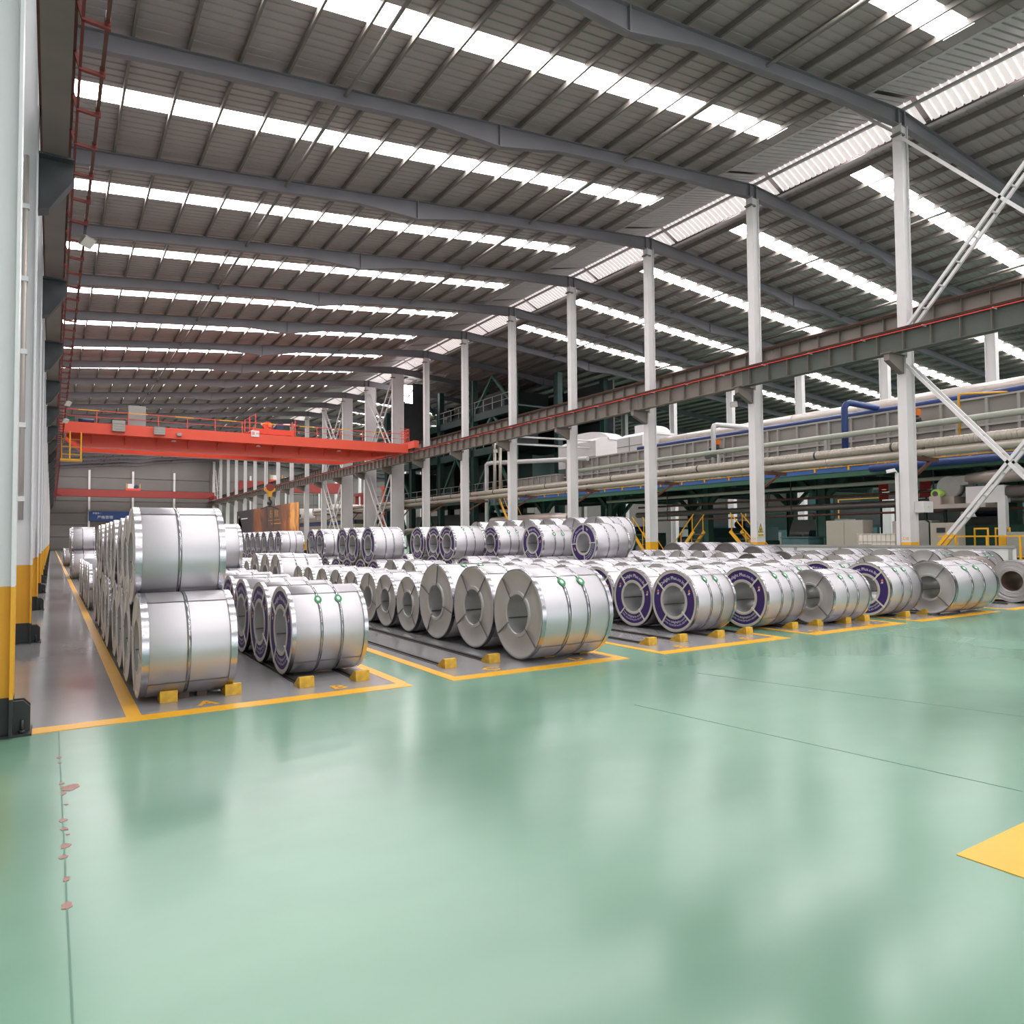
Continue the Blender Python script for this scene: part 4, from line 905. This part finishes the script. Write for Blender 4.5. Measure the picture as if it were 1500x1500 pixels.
obj('tube', MB().tube([(29.1, 12.3, 3.18), (29.1, 3, 3.2)], .22, 18), 'duct_dark', t); obj('transition', MB().box(28.85, 29.3, 12.3, 13.6, 2.8, 3.42), 'white_metal', t); obj('hanger', MB().box(29.08, 29.12, 6, 6.1, 2.78, 3.9).box(29.08, 29.12, 9, 9.1, 2.78, 3.9).box(28.9, 29.3, 12.9, 13.0, 2.62, 2.8), 'dark', t)
t = pipe('blue pipe along the platform edge at the right', 28.7, 4.42, .15, -4, 17.2, 'blue', 0)
# ------------------------------------------------------------------ floor standing items by the middle columns
def cabinet(label, x, y0, y1, z0, z1, d, m, doors=2, name='cabinet', handle=True):
    t = thing(name, label, 'cabinet', (x+d/2, (y0+y1)/2, 0))
    obj('body', MB().box(x+.02, x+d, y0, y1, 0.06 if z0 < .1 else z0, z1), m, t)
    w_ = (y1-y0)/doors
    for i in range(doors):
        q = obj('door', MB().box(x, x+.02, y0+w_*i+.015, y0+w_*(i+1)-.015, max(z0, .1)+.04, z1-.04), m, t)
        if handle: obj('handle', MB().box(x-.025, x, y0+w_*i+.06, y0+w_*i+.10, (z0+z1)/2-.1, (z0+z1)/2+.04), 'black', q)
    obj('plinth', MB().box(x+.03, x+d-.02, y0+.03, y1-.03, 0, .06) if z0 < .1 else MB().box(x+.1, x+d-.1, y0+.05, y0+.15, 0, z0).box(x+.1, x+d-.1, y1-.15, y1-.05, 0, z0), 'dark', t)
    return t
cabinet('large beige two-door control cabinet behind the coil rows', 28.3, 17.35, 19.05, 0, 2.28, .7, 'beige_box', 2)
cabinet('tall grey cabinet standing behind the nearest column', 28.6, 14.75, 16.3, 0, 2.2, .6, 'box_grey', 1)
t = cabinet('grey box with dark display, right of the nearest column', 27.6, 13.3, 14.35, .9, 2.08, .5, 'beige_box', 1, 'control_box', False)
obj('display', MB().box(27.58, 27.6, 13.75, 14.05, 1.72, 1.90), 'black', t)
cabinet('small grey junction box at the far right behind the yellow railing', 27.6, 11.2, 11.75, .9, 1.72, .4, 'box_grey', 1, 'junction_box', False)
t = thing('switch_box', 'small white switch box fixed to the nearest column', 'box', (XC+.55, 13.95, 0)); obj('body', MB().box(XC+.12, XC+.75, 13.82, 14.15, 2.45, 2.85), 'white_metal', t); obj('sign_dot', MB().box(XC+.4, XC+.46, 13.815, 13.82, 2.62, 2.68), 'sign_yellow', t); obj('cable', MB().tube([(XC+.4, 13.95, 2.45), (XC+.5, 13.98, 2.2), (XC+.8, 14.0, 2.1), (XC+.9, 14.05, 0)], .03, 6), 'black', t)
t = thing('white_tank', 'low white caged liquid tank behind the coils, left of the nearest column', 'tank', (28.3, 16.6, 0))
obj('bottle', MB().box(27.85, 28.9, 15.75, 17.3, 0.75, 1.68), 'tank', t); obj('pallet', MB().box(27.8, 28.95, 15.7, 17.35, 0.0, 0.75), 'dark', t)
cgm = MB()
for i in range(9): cgm.box(27.82, 27.84, 15.75+.19*i, 15.77+.19*i, .75, 1.70)
for zz in (.8, 1.1, 1.4, 1.7): cgm.box(27.82, 27.84, 15.7, 17.33, zz-.012, zz+.012)
obj('cage', cgm, 'spoke', t); obj('tank_label', MB().box(27.81, 27.83, 16.75, 17.2, .98, 1.28), 'box_grey', t)
t = thing('teal_bin', 'open teal steel bin behind the coils, right of the warning sign column', 'bin', (28.4, 20.3, 0)); obj('body', MB().box(27.9, 27.95, 19.65, 21.0, 0, 1.55).box(28.95, 29.0, 19.65, 21.0, 0, 1.55).box(27.95, 28.95, 19.65, 19.7, 0, 1.55).box(27.95, 28.95, 20.95, 21.0, 0, 1.55).box(27.95, 28.95, 19.7, 20.95, .1, .15), 'teal', t); obj('rim', MB().box(27.85, 29.05, 19.6, 19.72, 1.55, 1.6).box(27.85, 29.05, 20.93, 21.05, 1.55, 1.6).box(27.85, 28.0, 19.72, 20.93, 1.55, 1.6), 'teal', t)
t = thing('camera_pole', 'white pole with surveillance camera and box, left of the nearest column', 'pole', (25.9, 14.55, 0)); obj('pole', MB().box(25.84, 25.96, 14.45, 14.57, 0, 3.9), 'white', t); obj('camera', MB().bar((25.6, 14.75, 3.95), (25.75, 14.5, 4.0), .12).bar((25.75, 14.5, 3.98), (25.9, 14.5, 3.85), .04), 'white_metal', t); obj('equipment_box', MB().box(25.97, 26.15, 14.3, 14.55, 3.45, 3.85), 'white_metal', t)
t = thing('red_white_board', 'red and white striped boards hanging under the platform', 'board', (33, 18.6, 0))
for zz in (3.92, 3.72, 3.44): 
    h = .13 if zz != 3.72 else .05
    for i in range(5): obj('stripe', MB().box(32.98, 33.02, 17.0+.48*i, 17.48+.48*i, zz-h, zz+h), 'redbar' if i % 2 == 0 else 'white_metal', t)
obj('support', MB().box(33.03, 33.08, 17.2, 17.28, 0, 4.4).box(33.03, 33.08, 19.3, 19.38, 0, 4.4), 'dark', t)
t = thing('white_post', 'white post with yellow foot and sloped head at the far right', 'post', (28.4, 12.0, 0)); obj('post', MB().prism([(28.3, 1.55), (28.55, 1.55), (28.55, 2.75), (28.45, 3.0), (28.3, 3.0)], 'y', 12.05, 12.3), 'white', t); obj('yellow_foot', MB().box(28.3, 28.55, 12.05, 12.3, 0, 1.55), 'yellow', t)
t = thing('guard_railing', 'yellow pipe guard railing at the right behind the far coils', 'railing', (26.8, 11, 0))
gm = MB().bar((26.8, 9, 1.58), (26.8, 13.6, 1.58), .05).bar((26.8, 9, 0.9), (26.8, 13.6, 0.9), .04)
obj('rail', gm, 'yellow', t); p0 = obj('post', MB().box(26.77, 26.83, 9.97, 10.03, 0, 1.6), 'yellow', t)
for dy in (1.0, 2.0, 3.0): share(p0, 'post', t, (0, dy, 0))
for i, y in enumerate((12.9, 12.2)):
    t = thing('hoop_guard', 'yellow hoop guard before the green container, %s one' % ('left', 'right')[i], 'guard', (28.4, y, 0)); obj('hoop', MB().tube([(28.4, y-.22, 0), (28.4, y-.22, 1.85), (28.4, y+.22, 1.85), (28.4, y+.22, 0)], .035, 8), 'yellow', t)
t = thing('green_container', 'dark green container unit behind the white brace', 'container', (31, 12.6, 0)); obj('body', MB().box(30.2, 32.4, 10.5, 14.3, .1, 2.0), 'deck_green', t); obj('skid', MB().box(30.3, 32.3, 10.6, 14.2, 0, .1), 'dark', t); obj('door_panel', MB().box(30.17, 30.2, 10.8, 12.2, .2, 1.9), 'deck_green', t); obj('door_panel', MB().box(30.17, 30.2, 12.4, 14.0, .2, 1.9), 'deck_green', t)
t = thing('green_machine', 'tall green machine housing at the far right edge', 'machine', (31, 9.5, 0)); obj('body', MB().box(29.8, 32, 8.0, 10.6, .1, 3.1), 'deck_green', t); obj('base', MB().box(29.9, 31.9, 8.1, 10.5, 0, .1), 'dark', t); obj('panel', MB().box(29.76, 29.8, 8.6, 10.2, 1.9, 2.6), 'grey', t)
# yellow stairs
def stairs(label, x, ya, yb, z0, z1, n, m='yellow', wd=.9):
    t = thing('stairway', label, 'stairs', (x+wd/2, ya, 0))
    for dx in (0, wd):
        obj('stringer', MB().bar((x+dx, ya, z0), (x+dx, yb, z1), .07, .16), m, t)
        obj('handrail', MB().bar((x+dx, ya, z0+.9), (x+dx, yb, z1+.9), .04), m, t)
        for f in (0.05, .5, .95): obj('baluster', MB().bar((x+dx, ya+(yb-ya)*f, z0+(z1-z0)*f), (x+dx, ya+(yb-ya)*f, z0+(z1-z0)*f+.9), .035), m, t)
    s = None
    for i in range(n):
        f = (i+.5)/n; y = ya+(yb-ya)*f; zz = z0+(z1-z0)*f
        if s is None: s = obj('tread', MB().box(x, x+wd, y-.12, y+.12, zz-.015, zz+.015), 'grey', t); b = (y, zz)
        else: share(s, 'tread', t, (0, y-b[0], zz-b[1]))
    return t
stairs('yellow steep stairs to the platform beside the riser pipes', 28.0, 42.2, 45.6, 0.0, 4.5, 14)
stairs('short yellow stairs left of the column with warning sign', 28.2, 22.3, 24.2, 0.0, 1.9, 7, wd=.8)
stairs('short yellow stairs right of the column beyond the far coils', 28.2, 28.4, 26.6, 0.0, 1.9, 7, wd=.8)
stairs('short yellow stairs left of the column beyond the far coils', 28.2, 29.6, 31.3, 0.0, 1.9, 7, wd=.8)
# ------------------------------------------------------------------ dark processing tower in the second bay
tw = thing('process_tower', 'tall dark green steel processing tower rising to the roof in the second bay', 'tower', (36, 62, 0))
TX = (31.5, 36.0, 41.0); TY = (49.0, 55.5, 62.0, 68.5, 75.0)
c0 = None
for x in TX:
    for y in TY:
        if c0 is None: c0 = obj('leg', MB().isec('z', 0, 15.6, x, y, .5, .6, .05, .4), 'dark_green', tw); b = (x, y)
        else: share(c0, 'leg', tw, (x-b[0], y-b[1], 0))
for zz in (5.2, 9.3, 12.4):
    obj('deck', MB().box(31.3, 41.2, 48.8, 75.2, zz, zz+.12), 'dark_green', tw)
    for x in TX: obj('beam', MB().box(x-.2, x+.2, 48.9, 75.1, zz-.5, zz), 'dark_green', tw)
    rg = MB()
    for i in range(18): rg.box(31.3, 31.35, 49+1.5*i, 49.05+1.5*i, zz+.12, zz+1.2)
    rg.box(31.3, 31.35, 49, 75, zz+1.15, zz+1.2).box(31.3, 31.35, 49, 75, zz+.65, zz+.69); obj('railing', rg, 'grey', tw)
for i in range(4):
    ya, yb = TY[i], TY[i+1]
    for z0, z1 in ((0, 5.0), (5.3, 9.0), (9.4, 12.1), (12.5, 15.4)):
        if (i+int(z0)) % 3 != 1:
            obj('brace', MB().bar((31.5, ya, z0), (31.5, (ya+yb)/2, z1), .22).bar((31.5, yb, z0), (31.5, (ya+yb)/2, z1), .22), 'deck_green', tw)
for x0, x1, y0, y1, z0, z1, m in ((36, 40, 63, 70, 9.5, 14.5, 'dark_green'), (33, 38, 70, 74.5, 9.5, 13.0, 'grey'), (34, 39, 50, 54, 5.4, 8.6, 'dark_green'), (33.5, 37, 57, 61, 5.4, 8.4, 'dark'), (34, 40, 64, 68, 5.4, 9.0, 'dark_green'), (33, 36, 52, 54, 9.5, 11.5, 'dark'), (35, 40, 56, 61, 12.6, 15.3, 'dark'), (33, 39, 50, 55, 0.1, 3.0, 'dark_green'), (34, 39, 57, 73, .1, 4.0, 'dark')):
    obj('housing', MB().box(x0, x1, y0, y1, z0, z1), m, tw)
for y, zz in ((53, 10.0), (58.5, 6.2), (66, 10.1)): obj('roller', MB().tube([(31.9, y, zz+.3), (35, y, zz+.3)], .45, 16), 'galv_dark', tw)
obj('roof_screen', MB().box(41.2, 41.4, 48, 76, 9.5, 15.4).box(31.5, 41.3, 75.3, 75.5, 5.3, 9.0), 'dark', tw)
t = thing('tower_window', 'tall bright daylit window in the dark tower wall beside the bracing', 'window', (29.6, 64.5, 0))
obj('pane', MB().box(28.85, 29.75, 64.6, 64.64, 14.9, 16.65), 'sky_pane', t)
obj('frame', MB().box(28.2, 28.85, 64.55, 64.7, 9.0, 16.9).box(29.75, 31.4, 64.55, 64.7, 9.0, 16.9).box(28.85, 29.75, 64.55, 64.7, 9.0, 14.9), 'dark', t)
obj('glazing_bar', MB().box(28.85, 29.75, 64.57, 64.6, 15.6, 15.66).bar((28.85, 64.55, 14.9), (29.75, 64.55, 16.2), .09), 'dark', t)
obj('post', MB().box(28.2, 28.4, 64.5, 64.75, 0, 9).box(31.2, 31.4, 64.5, 64.75, 0, 9), 'dark_green', t)
# ------------------------------------------------------------------ machinery behind and under the platform
mrnd = random.Random(11)
items = [('white cooling unit under the platform, left part', 39, 26.5, 3.0, 2.6, 2.6, 'white_metal', 'unit'), ('white cooling unit under the platform, middle part', 40, 20.2, 3.2, 2.6, 2.8, 'white_metal', 'unit'), ('white cooling unit under the platform, right part', 40, 14.6, 2.8, 2.6, 2.7, 'white_metal', 'unit'),
         ('teal machine under the platform, left of the white units', 38.5, 32.0, 4.4, 2.0, 2.2, 'teal', 'machine'), ('teal roller machine under the platform, middle', 34.5, 23.6, 3.2, 1.8, 1.5, 'teal', 'machine'), ('teal roller machine under the platform, right', 34.5, 18.3, 2.6, 1.8, 1.7, 'teal', 'machine'),
         ('dark green gear machine under the platform, far left', 33.2, 36.0, 3.0, 2.0, 1.9, 'deck_green', 'machine'), ('dark green gear machine beside the yellow stairs', 32.6, 26.2, 2.2, 1.6, 1.4, 'deck_green', 'machine'), ('dull grey transformer under the platform', 33.6, 14.9, 2.4, 1.6, 2.4, 'grey', 'transformer'), ('dark green pump skid below the platform edge', 32.4, 31.2, 2.4, 1.2, 1.2, 'deck_green', 'machine')]
for lab, x, y, ly, lx, h, m, cat in items:
    t = thing('line_machine' if cat == 'machine' else 'cooling_unit' if cat == 'unit' else 'transformer', lab, cat, (x, y, 0))
    obj('base_frame', MB().box(x-lx/2, x+lx/2, y-ly/2, y+ly/2, 0, .25), 'dark', t)
    obj('body', MB().prism([(x-lx/2+.1, .25), (x+lx/2-.1, .25), (x+lx/2-.1, h), (x-lx/2+.45, h), (x-lx/2+.1, h*.72)], 'y', y-ly/2+.1, y+ly/2-.1), m, t)
    for i in range(3):
        yy = y-ly/2+ly*(i+.5)/3
        if m == 'white_metal': obj('louvre_panel', MB().box(x-lx/2+.06, x-lx/2+.1, yy-ly/7, yy+ly/7, .5, h*.66), 'grey', t)
        else: obj('roller', MB().tube([(x-lx/2-.15, yy, h*.45), (x-lx/2+.2, yy, h*.45)], .28, 14), ('grey', 'dark', 'box_grey')[i], t)
    obj('top_motor', MB().tube([(x, y-.4, h+.22), (x, y+.5, h+.22)], .22, 12), 'motor_blue' if m != 'white_metal' else 'grey', t)
# far roller line beyond the tower (left of it in the view)
t = thing('entry_line', 'pale grey processing line with white rollers far behind the middle columns', 'machine', (31, 92, 0))
obj('bed', MB().box(29.5, 33, 80, 112, .2, 3.4), 'beige_box', t); obj('bed_frame', MB().box(29.6, 32.9, 80.2, 111.8, 0, .2), 'dark', t); obj('blue_stripe', MB().box(29.45, 29.5, 80, 112, 3.45, 3.8), 'blue', t); obj('rail', MB().box(29.4, 33.1, 80, 112, 3.9, 4.2), 'lagging', t); obj('web_panel', MB().box(29.7, 32.8, 80, 112, 3.4, 3.9), 'dark', t)
for i, y in enumerate((84, 88.5, 96, 103)):
    obj('roller', MB().tube([(29.6, y, 5.3), (33, y, 5.3)], .75 if i % 2 else .5, 18), 'white_metal', t); obj('roller_stand', MB().box(30, 32.6, y-.25, y+.25, 4.2, 5.3), 'grey', t)
for i, (x, y, h, m) in enumerate(((33.5, 77.5, 6.6, 'orange_m'), (34, 81, 7.6, 'red'), (35, 86, 7.0, 'grey'), (35, 93, 7.4, 'dark_red'))):
    t = thing('line_stand', ('orange', 'red', 'grey', 'dull red')[i]+' machine stand far behind the middle columns', 'machine', (x, y, 0))
    obj('frame', MB().box(x-.2, x+.2, y-1.2, y-.8, 0, h).box(x-.2, x+.2, y+.8, y+1.2, 0, h).box(x-.3, x+.3, y-1.3, y+1.3, h, h+.4), m, t); obj('shelf', MB().box(x-.5, x+.5, y-1.2, y+1.2, h*.6, h*.6+.3), m, t); obj('unit', MB().cbox((x-.2, y, h*.6+.8), (.8, 1.2, .8)), 'white_metal', t)

# second line of machines farther across the bay
for i, (y, ly, h, m) in enumerate(((9, 5, 3.2, 'teal'), (15.5, 5.5, 3.8, 'dark_green'), (22.3, 5.5, 3.3, 'teal'), (29.4, 6, 4.0, 'dark_green'), (37, 7, 3.5, 'teal'), (45.5, 7, 4.2, 'dark_green'))):
    x = 50.5+.6*(i % 2)
    t = thing('line_machine', ('nearest', 'second', 'third', 'fourth', 'fifth', 'sixth')[i]+' dark machine of the farther line, dimly seen below the platform', 'machine', (x, y, 0))
    obj('base_frame', MB().box(x-1.5, x+1.5, y-ly/2, y+ly/2, 0, .4), 'dark', t)
    obj('body', MB().box(x-1.3, x+1.3, y-ly/2+.2, y+ly/2-.2, .4, h*.6), m, t); obj('upper_body', MB().box(x-.9, x+1.2, y-ly/2+.6, y+ly/2-.9, h*.6, h), 'dark_green' if m == 'teal' else 'dark', t)
    for k in range(4): obj('access_panel', MB().box(x-1.34, x-1.3, y-ly/2+.5+k*(ly-.9)/4, y-ly/2+.3+(k+1)*(ly-.9)/4, .6, h*.55), ('white_metal', 'teal', 'grey', 'dark')[(k+i) % 4], t)
    obj('walkway_rail', MB().bar((x-1.4, y-ly/2, h+.3), (x-1.4, y+ly/2, h+.3), .05).box(x-1.43, x-1.37, y-ly/2, y-ly/2+.06, .4, h+.3).box(x-1.43, x-1.37, y+ly/2-.06, y+ly/2, .4, h+.3), 'yellow', t)
for i in range(3):
    x, y = 60+4*i, 14+12*i
    t = thing('far_bay_screen', ('near', 'middle', 'far')[i]+' dark green enclosure standing far across the second bay', 'enclosure', (x, y, 0)); obj('body', MB().box(x-1, x+1, y-9, y+9, .1, 6.0), 'dark_green', t); obj('skid', MB().box(x-.9, x+.9, y-8.9, y+8.9, 0, .1), 'dark', t)
    for k in range(6): obj('side_panel', MB().box(x-1.05, x-1, y-8.8+3*k, y-6.0+3*k, .4, 5.6), ('dark_green', 'dark', 'teal')[k % 3], t)

t = thing('low_barrier', 'low pale rail barrier between the far row of coils and the middle columns', 'barrier', (25.5, 16.5, 0))
obj('panel', MB().box(25.5, 25.54, 10.6, 22.6, .75, 1.2), 'white_metal', t); obj('top_rail', MB().box(25.46, 25.58, 10.6, 22.6, 1.2, 1.28), 'grey', t)
q = obj('post', MB().box(25.47, 25.57, 10.7, 10.8, 0, 1.2), 'grey', t)
for i in range(1, 7): share(q, 'post', t, (0, 1.95*i, 0))
